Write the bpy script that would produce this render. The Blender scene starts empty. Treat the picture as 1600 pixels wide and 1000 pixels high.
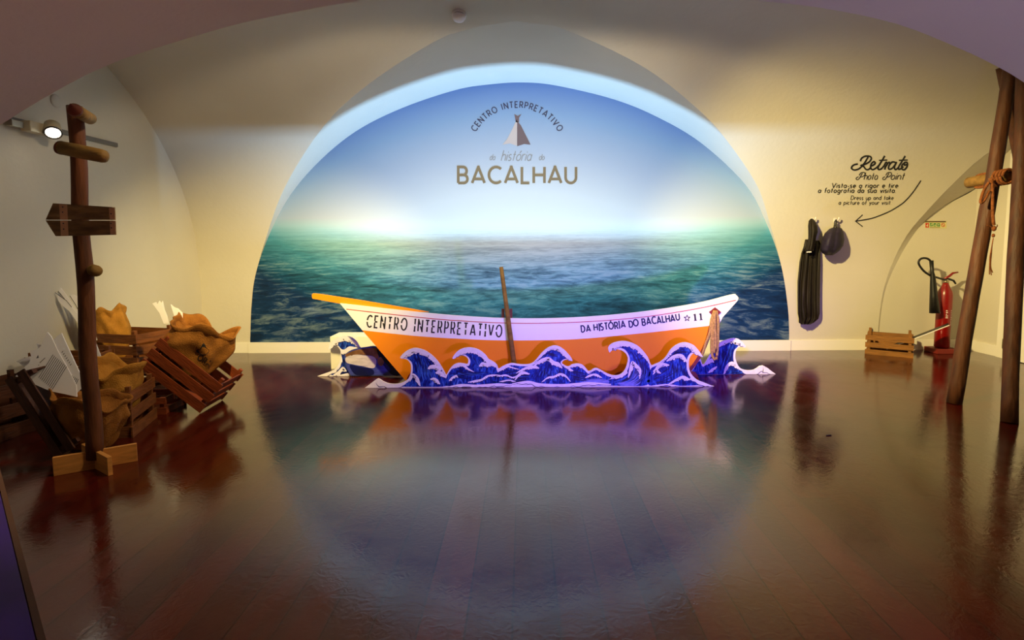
import bpy, bmesh, math, random
from mathutils import Vector, Matrix, noise
from mathutils.bvhtree import BVHTree
from mathutils.geometry import tessellate_polygon
random.seed(7)
PI = math.pi
C = bpy.context.scene.collection
SC = bpy.context.scene

# ------------------------------------------------------------------ camera
F = 850.0; PX, PY = 818.0, 458.5            # focal length and principal point, pixels of 1600x1000
H = 1.2; PITCH = math.atan(0.09); ROLL = math.radians(0.27)
CAMR = Matrix.Rotation(PI/2 - PITCH, 3, 'X') @ Matrix.Rotation(-ROLL, 3, 'Z')
CAMP = Vector((0, 0, H))
cd = bpy.data.cameras.new('camera'); cam = bpy.data.objects.new('camera', cd); C.objects.link(cam)
cam.matrix_world = Matrix.Translation(CAMP) @ CAMR.to_4x4()
cd.sensor_width = 36; cd.lens = F/1600*36; cd.shift_x = (800-PX)/1600; cd.shift_y = (PY-500)/1600
cd.clip_start = 0.05; cd.clip_end = 60
SC.camera = cam

def ray(px, py): return CAMR @ Vector(((px-PX)/F, -(py-PY)/F, -1))
def on_y(px, py, Y): d = ray(px, py); return CAMP + d*((Y-CAMP.y)/d.y)
def on_x(px, py, X): d = ray(px, py); return CAMP + d*((X-CAMP.x)/d.x)
def on_z(px, py, Z=0.0): d = ray(px, py); return CAMP + d*((Z-CAMP.z)/d.z)

# ------------------------------------------------------------------ world, exposure, lights
SC.view_settings.view_transform = 'Standard'; SC.view_settings.look = 'None'
SC.view_settings.gamma = 1; SC.view_settings.use_curve_mapping = False
SC.view_settings.exposure = -0.1
w = bpy.data.worlds.new('world'); SC.world = w; w.use_nodes = True
w.node_tree.nodes['Background'].inputs[0].default_value = (.5, .4, .45, 1)
w.node_tree.nodes['Background'].inputs[1].default_value = 0.01

def s2l(v):
    v /= 255.0
    return v/12.92 if v <= .04045 else ((v+.055)/1.055)**2.4
def S(r, g, b): return (s2l(r), s2l(g), s2l(b), 1)

def spot(name, loc, target, energy, color, size=90, blend=.5, radius=.05):
    l = bpy.data.lights.new(name, 'SPOT'); l.energy = energy; l.color = color[:3]
    l.spot_size = math.radians(size); l.spot_blend = blend; l.shadow_soft_size = radius
    o = bpy.data.objects.new(name, l); C.objects.link(o); o.location = loc
    o.rotation_euler = (Vector(target)-Vector(loc)).to_track_quat('-Z', 'Y').to_euler(); return o
def area(name, loc, target, energy, color, sx, sy, spread=180):
    l = bpy.data.lights.new(name, 'AREA'); l.energy = energy; l.color = color[:3]; l.shape = 'RECTANGLE'
    l.size = sx; l.size_y = sy; l.spread = math.radians(spread)
    o = bpy.data.objects.new(name, l); C.objects.link(o); o.location = loc
    o.rotation_euler = (Vector(target)-Vector(loc)).to_track_quat('-Z', 'Y').to_euler(); return o

def cut_spot(name, loc, p1, p2, energy, color, half=72, blend=.12, radius=.06, low=(0, 4.5, 0)):
    """a shaded lamp: its upper cutoff runs through p1 and p2, everything on the side of low is lit"""
    loc = Vector(loc); d1 = (Vector(p1)-loc).normalized(); d2 = (Vector(p2)-loc).normalized()
    n = d1.cross(d2).normalized()
    if n.dot(Vector(low)-loc) < 0: n = -n
    b = (d1+d2).normalized(); sb = math.cos(math.radians(half))/b.dot(d1)
    ax = n*math.sqrt(max(0, 1-sb*sb))+b*sb
    return spot(name, loc, loc+ax, energy, color, half*2, blend, radius)
WARM = (1, .76, .27); VIOLET = (.26, .13, 1); WASH = (1, .80, .50)
LA, LB = (-1.1, 2.95, 2.62), (.5, 2.92, 2.62)
cut_spot('warm_wash_left', LA, (-3.58, 4.93, 2.60), (-.75, 4.36, 2.95), 66, WASH, 72, .14, low=(-1, 5, 0))
spot('warm_spot_left', LA, (-2.7, 6.0, .05), 780, WARM, 64, 1)
cut_spot('warm_wash_right', LB, (1.75, 4.62, 2.87), (4.75, 5.35, 2.45), 125, WASH, 72, .14, low=(3, 5, 0))
spot('warm_spot_right', LB, (3.9, 6.0, .35), 1250, WARM, 68, 1)
spot('track_spot_beam', (-3.33, 3.96, 1.92), (-2.75, 3.6, 0), 20, (1, .74, .36), 62, .8, .04)
ms = spot('mural_spot', (.05, 2.42, 2.5), (.05, 6.05, 1.45), 225, (.96, .97, 1), 62, .8); ms.scale = (1.6, 1, 1)
area('mural_uplight', (.0, 5.49, .12), (.0, 5.53, 2.0), 92, (.32, .62, 1), 3.7, .012, 128)
vl = spot('violet_floor_spot', (1.3, .9, .16), (.85, 4.6, .22), 680, VIOLET, 29, 1, .1); vl.scale = (2.6, 1, 1)
spot('violet_side_fill', (2.0, 1.3, .15), (3.3, 6.05, .9), 95, VIOLET, 20, 1, .08)  # added off-frame fill that turns the coat's shadow violet
spot('near_bay_fill_left', (-.5, .3, .5), (-1.5, 2.0, 2.1), 36, (1, .50, .48), 62, 1, .15)  # added unseen fill, tints the near vault pink
spot('near_bay_fill_right', (.9, .3, .5), (1.7, 2.0, 2.2), 80, (.74, .56, 1), 62, 1, .15)  # added unseen fill, tints the near vault lavender
spot('near_bay_red_fill', (.6, -.8, 1.9), (.6, 1.7, 0), 48, (1, .14, .13), 68, 1, .2)  # added unseen fill that reddens the nearest floor


# ------------------------------------------------------------------ materials
def nt(name):
    m = bpy.data.materials.new(name); m.use_nodes = True
    return m, m.node_tree, m.node_tree.nodes['Principled BSDF']
def mat(name, col, rough=.6, spec=.5, metal=0, var=.0, scale=12, bump=0, bscale=40, stretch=(1, 1, 1), emit=0):
    m, t, p = nt(name)
    p.inputs['Base Color'].default_value = col; p.inputs['Roughness'].default_value = rough
    p.inputs['Specular IOR Level'].default_value = spec; p.inputs['Metallic'].default_value = metal
    if emit: p.inputs['Emission Color'].default_value = col; p.inputs['Emission Strength'].default_value = emit
    if var or bump:
        tc = t.nodes.new('ShaderNodeTexCoord'); mp = t.nodes.new('ShaderNodeMapping'); mp.inputs['Scale'].default_value = stretch
        t.links.new(tc.outputs['Object'], mp.inputs[0])
    if var:
        n = t.nodes.new('ShaderNodeTexNoise'); n.inputs['Scale'].default_value = scale; n.inputs['Detail'].default_value = 6
        t.links.new(mp.outputs[0], n.inputs['Vector'])
        r = t.nodes.new('ShaderNodeValToRGB'); r.color_ramp.elements[0].position = .3; r.color_ramp.elements[1].position = .7
        r.color_ramp.elements[0].color = tuple(c*(1-var) for c in col[:3])+(1,)
        r.color_ramp.elements[1].color = tuple(min(1, c*(1+var)) for c in col[:3])+(1,)
        t.links.new(n.outputs['Fac'], r.inputs[0]); t.links.new(r.outputs[0], p.inputs['Base Color'])
    if bump:
        n2 = t.nodes.new('ShaderNodeTexNoise'); n2.inputs['Scale'].default_value = bscale; n2.inputs['Detail'].default_value = 4
        t.links.new(mp.outputs[0], n2.inputs['Vector'])
        b = t.nodes.new('ShaderNodeBump'); b.inputs['Strength'].default_value = bump; b.inputs['Distance'].default_value = .02
        t.links.new(n2.outputs['Fac'], b.inputs['Height']); t.links.new(b.outputs[0], p.inputs['Normal'])
    return m
M = {}
M['plaster'] = mat('plaster', S(208, 202, 190), .85, .2, var=.03, scale=1.5, bump=.08, bscale=25)
M['trim'] = mat('white_trim', S(238, 234, 226), .5, .4)
M['boxwhite'] = mat('white_board', S(240, 236, 225), .5, .4)
M['orange'] = mat('orange_print', S(240, 142, 26), .55, .15)
M['white'] = mat('white_print', S(238, 236, 240), .45, .35)
M['red'] = mat('red_line', S(190, 60, 50), .5)
M['darkred'] = mat('dark_red', S(120, 35, 28), .5)
M['pinbrown'] = mat('pin_brown', S(96, 44, 36), .6)
M['ink'] = mat('black_ink', S(22, 22, 28), .6)
M['bronze'] = mat('bronze_ink', S(122, 104, 72), .6)
M['grey'] = mat('grey_ink', S(132, 134, 136), .6)
M['sailpale'] = mat('sail_pale', S(186, 176, 174), .6)
M['saildark'] = mat('sail_dark', S(96, 78, 84), .6)
M['navyink'] = mat('navy_ink', S(24, 28, 70), .6)
M['blue'] = mat('wave_blue', S(22, 52, 150), .5, .3, var=.5, scale=9, stretch=(6, 1, 1))
def ink_mat():
    m, t, p = nt('wave_blue_ink'); N = t.nodes; L = t.links
    tc = N.new('ShaderNodeTexCoord'); mp = N.new('ShaderNodeMapping'); mp.inputs['Scale'].default_value = (34, 1, 11); L.new(tc.outputs['Object'], mp.inputs[0])
    n = N.new('ShaderNodeTexNoise'); n.inputs['Scale'].default_value = 1; n.inputs['Detail'].default_value = 6; n.inputs['Distortion'].default_value = 1.6
    L.new(mp.outputs[0], n.inputs['Vector']); r = N.new('ShaderNodeValToRGB'); cr = r.color_ramp
    cr.elements[0].position = .32; cr.elements[0].color = S(8, 14, 84); cr.elements[1].position = .74; cr.elements[1].color = S(120, 150, 226)
    for pos, col in ((.46, S(16, 36, 128)), (.56, S(28, 66, 170)), (.64, S(54, 98, 196))): e = cr.elements.new(pos); e.color = col
    L.new(n.outputs['Fac'], r.inputs[0]); L.new(r.outputs[0], p.inputs['Base Color']); p.inputs['Roughness'].default_value = .5; p.inputs['Specular IOR Level'].default_value = .2
    return m
M['blue'] = ink_mat()
M['lightblue'] = mat('wave_light_blue', S(62, 112, 205), .5, .3)
M['navy'] = mat('wave_navy', S(10, 18, 78), .5, .3)
M['foam'] = mat('wave_foam', S(236, 232, 240), .5, .3, var=.06, scale=40)
M['paleblue'] = mat('wave_pale', S(120, 130, 205), .5, .3, var=.35, scale=14, stretch=(1, 1, 5))
M['polewood'] = mat('pole_wood', S(92, 50, 22), .65, .3, var=.45, scale=7, stretch=(3, 3, .5), bump=.4, bscale=12)
M['tripodwood'] = mat('tripod_wood', S(76, 42, 20), .6, .35, var=.4, scale=8, stretch=(3, 3, .5), bump=.4, bscale=12)
M['logwood'] = mat('log_wood', S(124, 92, 42), .7, .3, var=.3, scale=10, stretch=(1, 3, 3), bump=.3, bscale=14)
M['logend'] = mat('log_cut_end', S(96, 40, 18), .7, .3, var=.3, scale=20)
M['plank'] = mat('weathered_plank', S(126, 92, 54), .75, .3, var=.5, scale=9, stretch=(1, 3, 4), bump=.4, bscale=16)
M['batten'] = mat('pink_batten', S(206, 152, 110), .7, .3, var=.15)
M['pine'] = mat('pale_pine', S(196, 132, 62), .6, .35, var=.25, scale=8, stretch=(1, 1, 5))
M['crateshade'] = mat('crate_wood_shaded', S(72, 36, 16), .65, .35, var=.35, scale=7, stretch=(1, 1, 5), bump=.25, bscale=20)  # crate wood with the shade at far left put into its colour
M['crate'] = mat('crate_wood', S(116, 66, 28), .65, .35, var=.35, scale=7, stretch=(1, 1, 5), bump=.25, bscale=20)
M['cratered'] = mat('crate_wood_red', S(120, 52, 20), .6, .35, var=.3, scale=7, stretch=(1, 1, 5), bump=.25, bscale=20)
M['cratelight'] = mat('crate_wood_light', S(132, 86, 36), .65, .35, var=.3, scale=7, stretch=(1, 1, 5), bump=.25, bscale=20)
M['burlap'] = mat('burlap', S(182, 126, 52), .9, .1, var=.2, scale=18, bump=.5, bscale=160)
M['burlapdark'] = mat('burlap_brown', S(146, 94, 42), .9, .1, var=.2, scale=18, bump=.5, bscale=160)
M['card'] = mat('white_card', S(226, 222, 226), .6, .3)
M['cardink'] = mat('card_ink', S(70, 66, 72), .7)
M['black'] = mat('black_rubber', S(14, 14, 15), .45, .5)
M['extred'] = mat('extinguisher_red', S(130, 10, 9), .3, .6)
M['coat'] = mat('oilskin', S(26, 19, 10), .55, .3, var=.25, scale=6, stretch=(4, 4, .6))
M['hat'] = mat('navy_cloth', S(38, 32, 54), .6, .3, var=.3, scale=14)
M['rope'] = mat('rope', S(176, 138, 96), .85, .2, var=.35, scale=60, bump=.6, bscale=180)
M['ropebrown'] = mat('rope_brown', S(134, 78, 42), .85, .2, var=.35, scale=60, bump=.6, bscale=180)
M['metal'] = mat('brushed_metal', S(170, 160, 140), .35, .5, .9)
M['cream'] = mat('cream_enamel', S(196, 184, 156), .45, .5)
M['greytrack'] = mat('grey_track', S(120, 116, 112), .4, .5, .4)
M['lamp'] = mat('lit_lamp', S(255, 246, 226), .4, .5, emit=9)
M['plastic'] = mat('white_plastic', S(226, 220, 224), .4, .5)
M['darkslot'] = mat('dark_slot', S(46, 42, 50), .6)
M['green'] = mat('sign_green', S(30, 130, 60), .5); M['signred'] = mat('sign_red', S(196, 30, 26), .5)
M['signpale'] = mat('sign_pale', S(214, 208, 150), .5); M['signbrown'] = mat('sign_brown', S(74, 52, 20), .5)
M['tabletop'] = mat('violet_lit_top', S(70, 22, 150), .45, .4, var=.4, scale=4)  # violet light on the table put into its base colour
M['brownedge'] = mat('brown_edge', S(110, 70, 44), .6)
M['fishbrown'] = mat('fish_brown', S(120, 84, 54), .5, .3, var=.55, scale=14)
M['fishwhite'] = mat('fish_white', S(206, 198, 198), .5, .3, var=.25, scale=10, stretch=(1, 1, 4))
M['fishblue'] = mat('fish_blue', S(60, 70, 150), .5, .3, var=.4, scale=10, stretch=(1, 1, 4))

def floor_mat():
    m, t, p = nt('dark_wood_floor'); N = t.nodes; L = t.links
    tc = N.new('ShaderNodeTexCoord'); sep = N.new('ShaderNodeSeparateXYZ'); L.new(tc.outputs['Object'], sep.inputs[0])
    com = N.new('ShaderNodeCombineXYZ'); L.new(sep.outputs['Y'], com.inputs['X']); L.new(sep.outputs['X'], com.inputs['Y'])
    br = N.new('ShaderNodeTexBrick'); br.offset = .37; br.inputs['Scale'].default_value = 1
    br.inputs['Brick Width'].default_value = 1.7; br.inputs['Row Height'].default_value = .148
    br.inputs['Mortar Size'].default_value = .0026; br.inputs['Mortar Smooth'].default_value = .3; br.inputs['Bias'].default_value = -.1
    br.inputs['Color1'].default_value = S(72, 16, 8); br.inputs['Color2'].default_value = S(54, 10, 6); br.inputs['Mortar'].default_value = S(16, 6, 4)
    L.new(com.outputs[0], br.inputs['Vector'])
    mp = N.new('ShaderNodeMapping'); mp.inputs['Scale'].default_value = (9, .8, 1); L.new(tc.outputs['Object'], mp.inputs[0])
    n = N.new('ShaderNodeTexNoise'); n.inputs['Scale'].default_value = 2.2; n.inputs['Detail'].default_value = 8; n.inputs['Distortion'].default_value = 1.2
    L.new(mp.outputs[0], n.inputs['Vector'])
    mx = N.new('ShaderNodeMix'); mx.data_type = 'RGBA'; mx.blend_type = 'OVERLAY'; mx.inputs['Factor'].default_value = .6
    L.new(br.outputs['Color'], mx.inputs[6]); L.new(n.outputs['Color'], mx.inputs[7])
    hs = N.new('ShaderNodeHueSaturation'); hs.inputs['Saturation'].default_value = 1.0
    L.new(mx.outputs[2], hs.inputs['Color'])
    # the worn, patchy varnish
    n2 = N.new('ShaderNodeTexNoise'); n2.inputs['Scale'].default_value = 3.0; n2.inputs['Detail'].default_value = 8; n2.inputs['Distortion'].default_value = 2
    L.new(tc.outputs['Object'], n2.inputs['Vector'])
    mr = N.new('ShaderNodeMapRange'); mr.inputs[1].default_value = .35; mr.inputs[2].default_value = .7; mr.inputs[3].default_value = .10; mr.inputs[4].default_value = .18
    L.new(n2.outputs['Fac'], mr.inputs[0]); L.new(mr.outputs[0], p.inputs['Roughness'])
    L.new(hs.outputs[0], p.inputs['Base Color'])
    p.inputs['IOR'].default_value = 1.7; p.inputs['Specular IOR Level'].default_value = .5
    n3 = N.new('ShaderNodeTexNoise'); n3.inputs['Scale'].default_value = 26; n3.inputs['Detail'].default_value = 5; n3.inputs['Distortion'].default_value = 1.5
    L.new(tc.outputs['Object'], n3.inputs['Vector'])
    ad = N.new('ShaderNodeMath'); ad.operation = 'MULTIPLY_ADD'; ad.inputs[1].default_value = -.8
    L.new(br.outputs['Fac'], ad.inputs[0]); L.new(n3.outputs['Fac'], ad.inputs[2])
    b = N.new('ShaderNodeBump'); b.inputs['Strength'].default_value = .05; b.inputs['Distance'].default_value = .01
    L.new(ad.outputs[0], b.inputs['Height']); L.new(b.outputs[0], p.inputs['Normal'])
    return m
M['floor'] = floor_mat()

# ------------------------------------------------------------------ object helpers
MATS = {}
def obj(name, bm, m, parent=None, smooth=False, world=True):
    """links bm as one mesh object; bm holds world coordinates unless world=False (then local to parent)"""
    me = bpy.data.meshes.new(name)
    o = bpy.data.objects.new(name, me); C.objects.link(o)
    if parent is not None:
        if world: bmesh.ops.transform(bm, matrix=MATS[parent.name].inverted(), verts=bm.verts)
        o.parent = parent; MATS[o.name] = MATS[parent.name]
    elif world and bm.verts:
        xs = [v.co for v in bm.verts]
        c = Vector(((min(v.x for v in xs)+max(v.x for v in xs))/2, (min(v.y for v in xs)+max(v.y for v in xs))/2, min(v.z for v in xs)))
        bmesh.ops.translate(bm, verts=bm.verts, vec=-c); o.location = c; MATS[o.name] = Matrix.Translation(c)
    else: MATS[o.name] = Matrix.Identity(4)
    bm.normal_update(); bm.to_mesh(me); bm.free()
    for mm in (m if isinstance(m, (list, tuple)) else [m]): me.materials.append(mm)
    if smooth:
        for p in me.polygons: p.use_smooth = True
    return o
def tag(o, label, cat, group=None):
    o['label'] = label; o['category'] = cat
    if group: o['group'] = group
    return o
def thing(name, label, cat, loc=(0, 0, 0), rot=None, group=None):
    o = bpy.data.objects.new(name, None); C.objects.link(o); o.empty_display_size = .1
    mt = Matrix.Translation(Vector(loc)) @ (rot.to_4x4() if rot is not None else Matrix.Identity(4))
    o.matrix_world = mt; MATS[o.name] = mt
    return tag(o, label, cat, group)
def struct(name, bm, m, smooth=False, parent=None):
    o = obj(name, bm, m, parent, smooth=smooth)
    if parent is None: o['kind'] = 'structure'
    return o

def catmull(pts, n=6, closed=False):
    P = [Vector(p) for p in pts]; out = []; N = len(P)
    rng = N if closed else N-1
    for i in range(rng):
        if closed: a, b, c, d = P[(i-1) % N], P[i], P[(i+1) % N], P[(i+2) % N]
        else: a, b, c, d = P[max(i-1, 0)], P[i], P[i+1], P[min(i+2, N-1)]
        for k in range(n):
            t = k/n
            out.append(.5*((2*b)+(c-a)*t+(2*a-5*b+4*c-d)*t*t+(3*b-a-3*c+d)*t**3))
    if not closed: out.append(P[-1])
    return out
def add_box(bm, c, s, R=None):
    g = bmesh.ops.create_cube(bm, size=1)['verts']
    mt = Matrix.Translation(Vector(c)) @ (R.to_4x4() if R is not None else Matrix.Identity(4)) @ Matrix.Diagonal((*s, 1))
    bmesh.ops.transform(bm, matrix=mt, verts=g); return g
def box(c, s, R=None, bev=0):
    bm = bmesh.new(); add_box(bm, c, s, R)
    if bev: bmesh.ops.bevel(bm, geom=bm.edges[:], offset=bev, segments=2, affect='EDGES', profile=.6)
    return bm
def frame(d):
    d = d.normalized(); u = d.cross(Vector((0, 0, 1)) if abs(d.z) < .95 else Vector((0, 1, 0))).normalized()
    return u, d.cross(u).normalized()
def add_tube(bm, pts, rad, n=12, cap=True, wob=0):
    P = [Vector(p) for p in pts]; rings = []
    for i, p in enumerate(P):
        d = P[min(i+1, len(P)-1)]-P[max(i-1, 0)]
        if i == 0: u, v = frame(d)
        else:
            dn = d.normalized(); u = (u-dn*u.dot(dn)).normalized(); v = dn.cross(u)
        r = rad[i] if isinstance(rad, (list, tuple)) else rad
        ring = []
        for k in range(n):
            a = 2*PI*k/n; rr = r*(1+(wob*noise.noise(Vector((p.x*5+math.cos(a)*.8, p.y*5+math.sin(a)*.8, p.z*5))) if wob else 0))
            ring.append(bm.verts.new(p+u*math.cos(a)*rr+v*math.sin(a)*rr))
        rings.append(ring)
    for i in range(len(rings)-1):
        for k in range(n): bm.faces.new((rings[i][k], rings[i][(k+1) % n], rings[i+1][(k+1) % n], rings[i+1][k]))
    if cap: bm.faces.new(rings[0][::-1]); bm.faces.new(rings[-1])
    return rings
def tube(pts, rad, n=12, cap=True, wob=0):
    bm = bmesh.new(); add_tube(bm, pts, rad, n, cap, wob); bmesh.ops.recalc_face_normals(bm, faces=bm.faces); return bm
def pole(a, b, ra, rb, seg=14, n=16, wob=.12, bend=.0):
    a, b = Vector(a), Vector(b); u, v = frame(b-a)
    pts = [a.lerp(b, i/seg)+u*bend*math.sin(PI*i/seg*2)+v*bend*.6*math.sin(PI*i/seg) for i in range(seg+1)]
    return tube(pts, [ra+(rb-ra)*i/seg for i in range(seg+1)], n, True, wob)
def lathe(prof, c=(0, 0, 0), n=28, axis=None):
    bm = bmesh.new(); c = Vector(c); ax = Vector(axis or (0, 0, 1)).normalized(); u, v = frame(ax); rings = []
    for r, h in prof: rings.append([bm.verts.new(c+ax*h+(u*math.cos(2*PI*k/n)+v*math.sin(2*PI*k/n))*max(r, 1e-4)) for k in range(n)])
    for i in range(len(rings)-1):
        for k in range(n): bm.faces.new((rings[i][k], rings[i][(k+1) % n], rings[i+1][(k+1) % n], rings[i+1][k]))
    bm.faces.new(rings[0][::-1]); bm.faces.new(rings[-1])
    bmesh.ops.recalc_face_normals(bm, faces=bm.faces); return bm
def add_poly(bm, pts3):
    """fills a planar polygon of 3D points with triangles"""
    vs = [bm.verts.new(p) for p in pts3]
    for t in tessellate_polygon([[Vector(p) for p in pts3]]):
        try: bm.faces.new([vs[i] for i in t])
        except ValueError: pass
    return vs
def prism(pts3, vec):
    """a board: planar outline with thickness vec"""
    bm = bmesh.new(); vec = Vector(vec)
    P = [Vector(p) for p in pts3]
    a = add_poly(bm, P); b = add_poly(bm, [p+vec for p in P]); n = len(P)
    for i in range(n): bm.faces.new((a[i], a[(i+1) % n], b[(i+1) % n], b[i]))
    bmesh.ops.recalc_face_normals(bm, faces=bm.faces); return bm
def ribbon2d(bm, pts, wd, fn, taper=False):
    """a stroke in 2D (pixels) put on a surface by fn(x, y)"""
    P = [Vector((p[0], p[1])) for p in pts]
    Q = [P[0]]
    for p in P[1:]:
        if (p-Q[-1]).length > 1e-4: Q.append(p)
    P = Q
    if len(P) < 2: return
    for i in range(1, len(P)-1):
        e0 = (P[i]-P[i-1]).normalized(); e1 = (P[i+1]-P[i]).normalized()
        if e0.dot(e1) < .35:
            ribbon2d(bm, P[:i]+[P[i]+e0*wd*.45], wd, fn); ribbon2d(bm, [P[i]-e1*wd*.45]+P[i+1:], wd, lambda x, y: fn(x, y)+Vector((0, -.0004, 0))); return
    closed = (P[0]-P[-1]).length < 1e-3
    L, R = [], []
    for i, p in enumerate(P):
        if closed and i in (0, len(P)-1): d1 = (P[1]-P[0]).normalized(); d0 = (P[-1]-P[-2]).normalized()
        else:
            d1 = (P[min(i+1, len(P)-1)]-P[min(i, len(P)-2)]).normalized(); d0 = (P[max(i, 1)]-P[max(i-1, 0)]).normalized()
        d = d0+d1
        d = d.normalized() if d.length > 1e-3 else d1
        nrm = Vector((-d.y, d.x)); k = 1/max(.55, abs(nrm.dot(Vector((-d1.y, d1.x)))))
        ww = wd/2*k
        if taper: ww *= max(.12, math.sin(PI*min(1, max(0, (i+.35)/(len(P)-.3)))))
        L.append(bm.verts.new(fn(*(p+nrm*ww)))); R.append(bm.verts.new(fn(*(p-nrm*ww))))
    for i in range(len(P)-1): bm.faces.new((L[i], L[i+1], R[i+1], R[i]))

# ------------------------------------------------------------------ stroke lettering
def arc(cx, cy, rx, ry, a0, a1, n=12):
    return [(cx+rx*math.cos(math.radians(a0+(a1-a0)*i/n)), cy+ry*math.sin(math.radians(a0+(a1-a0)*i/n))) for i in range(n+1)]
G = {
 'A': (.86, [[(0, 0), (.43, 1), (.86, 0)], [(.14, .25), (.72, .25)]]),
 'B': (.66, [[(0, 0), (0, 1), (.3, 1)]+arc(.34, .75, .24, .25, 90, -90)[1:]+[(0, .5)], [(.34, .5)]+arc(.38, .25, .26, .25, 90, -90)+[(0, 0)]]),
 'C': (.82, [arc(.5, .5, .5, .5, 48, 312, 20)]),
 'D': (.76, [[(0, 0), (0, 1), (.26, 1)]+arc(.28, .5, .46, .5, 90, -90, 16)+[(0, 0)]]),
 'E': (.56, [[(.56, 1), (0, 1), (0, 0), (.56, 0)], [(0, .5), (.48, .5)]]),
 'H': (.74, [[(0, 0), (0, 1)], [(.74, 0), (.74, 1)], [(0, .5), (.74, .5)]]),
 'I': (.12, [[(.06, 0), (.06, 1)]]),
 'L': (.52, [[(0, 1), (0, 0), (.52, 0)]]),
 'N': (.74, [[(0, 0), (0, 1), (.74, 0), (.74, 1)]]),
 'O': (1.0, [arc(.5, .5, .5, .5, 0, 360, 26)]),
 'P': (.6, [[(0, 0), (0, 1), (.32, 1)]+arc(.34, .73, .26, .27, 90, -90)+[(0, .46)]]),
 'R': (.64, [[(0, 0), (0, 1), (.32, 1)]+arc(.34, .73, .26, .27, 90, -90)+[(0, .46)], [(.32, .46), (.64, 0)]]),
 'S': (.56, [arc(.28, .74, .26, .26, 40, 270)+arc(.28, .25, .27, .25, 90, -140)]),
 'T': (.66, [[(0, 1), (.66, 1)], [(.33, 1), (.33, 0)]]),
 'U': (.72, [[(0, 1), (0, .34)]+arc(.36, .34, .36, .34, 180, 360)+[(.72, 1)]]),
 'V': (.8, [[(0, 1), (.4, 0), (.8, 1)]]),
 '1': (.26, [[(.0, .84), (.16, 1), (.16, 0)], [(0, 0), (.3, 0)]]),
 'a': (.52, [arc(.25, .3, .25, .3, 0, 360, 18), [(.5, .6), (.5, 0)]]),
 'c': (.44, [arc(.27, .3, .27, .3, 50, 310)]),
 'd': (.52, [arc(.25, .3, .25, .3, 0, 360, 18), [(.5, 1), (.5, 0)]]),
 'e': (.5, [[(.02, .3), (.5, .3)]+arc(.26, .3, .25, .3, 0, 310, 18)]),
 'f': (.34, [arc(.3, .82, .16, .17, 70, 180)+[(.14, 0)], [(0, .56), (.32, .56)]]),
 'g': (.52, [arc(.25, .3, .25, .3, 0, 360, 18), [(.5, .6), (.5, -.15)]+arc(.26, -.15, .24, .2, 0, -150)]),
 'h': (.48, [[(0, 0), (0, 1)], [(0, .3)]+arc(.24, .35, .24, .25, 170, 0)+[(.48, 0)]]),
 'i': (.04, [[(.02, 0), (.02, .6)], [(.02, .78), (.02, .86)]]),
 'k': (.42, [[(0, 0), (0, 1)], [(.4, .6), (.02, .26)], [(.14, .36), (.42, 0)]]),
 'n': (.48, [[(0, 0), (0, .6)], [(0, .3)]+arc(.24, .35, .24, .25, 170, 0)+[(.48, 0)]]),
 'o': (.54, [arc(.27, .3, .27, .3, 0, 360, 20)]),
 'p': (.52, [arc(.27, .3, .25, .3, 0, 360, 18), [(.02, .6), (.02, -.36)]]),
 'r': (.3, [[(0, 0), (0, .6)], [(0, .34)]+arc(.22, .38, .22, .22, 170, 60)]),
 's': (.36, [arc(.18, .44, .17, .16, 40, 270)+arc(.18, .14, .18, .14, 90, -140)]),
 't': (.34, [[(.15, .92), (.15, .0)], [(0, .6), (.32, .6)]]),
 'u': (.48, [[(0, .6), (0, .26)]+arc(.24, .26, .24, .26, 180, 360)+[(.48, .6)], [(.48, .6), (.48, 0)]]),
 'v': (.46, [[(0, .6), (.23, 0), (.46, .6)]]),
 'y': (.46, [[(0, .6), (.23, .02)], [(.46, .6), (.12, -.34)]]),
 '.': (.04, [[(0, 0), (.05, 0)]]), '-': (.3, [[(0, .3), (.3, .3)]]), ' ': (.3, []),
}
G['Ó'] = (1.0, G['O'][1]+[[(.45, 1.1), (.62, 1.3)]])
G['ó'] = (.54, G['o'][1]+[[(.26, .74), (.42, .95)]])
def split(st, gap):
    """stencil bridges: a gap in the middle of each long stroke"""
    out = []
    for s in st:
        ln = sum((Vector(s[i+1])-Vector(s[i])).length for i in range(len(s)-1))
        if ln < .75: out.append(s); continue
        acc = 0; a = []; b = []; lo, hi = ln*.5-gap/2, ln*.5+gap/2
        for i in range(len(s)-1):
            p, q = Vector(s[i]), Vector(s[i+1]); d = (q-p).length
            n = max(1, int(d/.03))
            for k in range(n):
                t = acc+d*k/n; pt = p.lerp(q, k/n)
                if t < lo: a.append(tuple(pt))
                elif t > hi: b.append(tuple(pt))
            acc += d
        b.append(tuple(s[-1]))
        for x in (a, b):
            if len(x) > 1: out.append(x)
    return out
def text_width(s, xs, sp): return sum(G[c][0]*xs+sp for c in s)-sp
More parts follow.
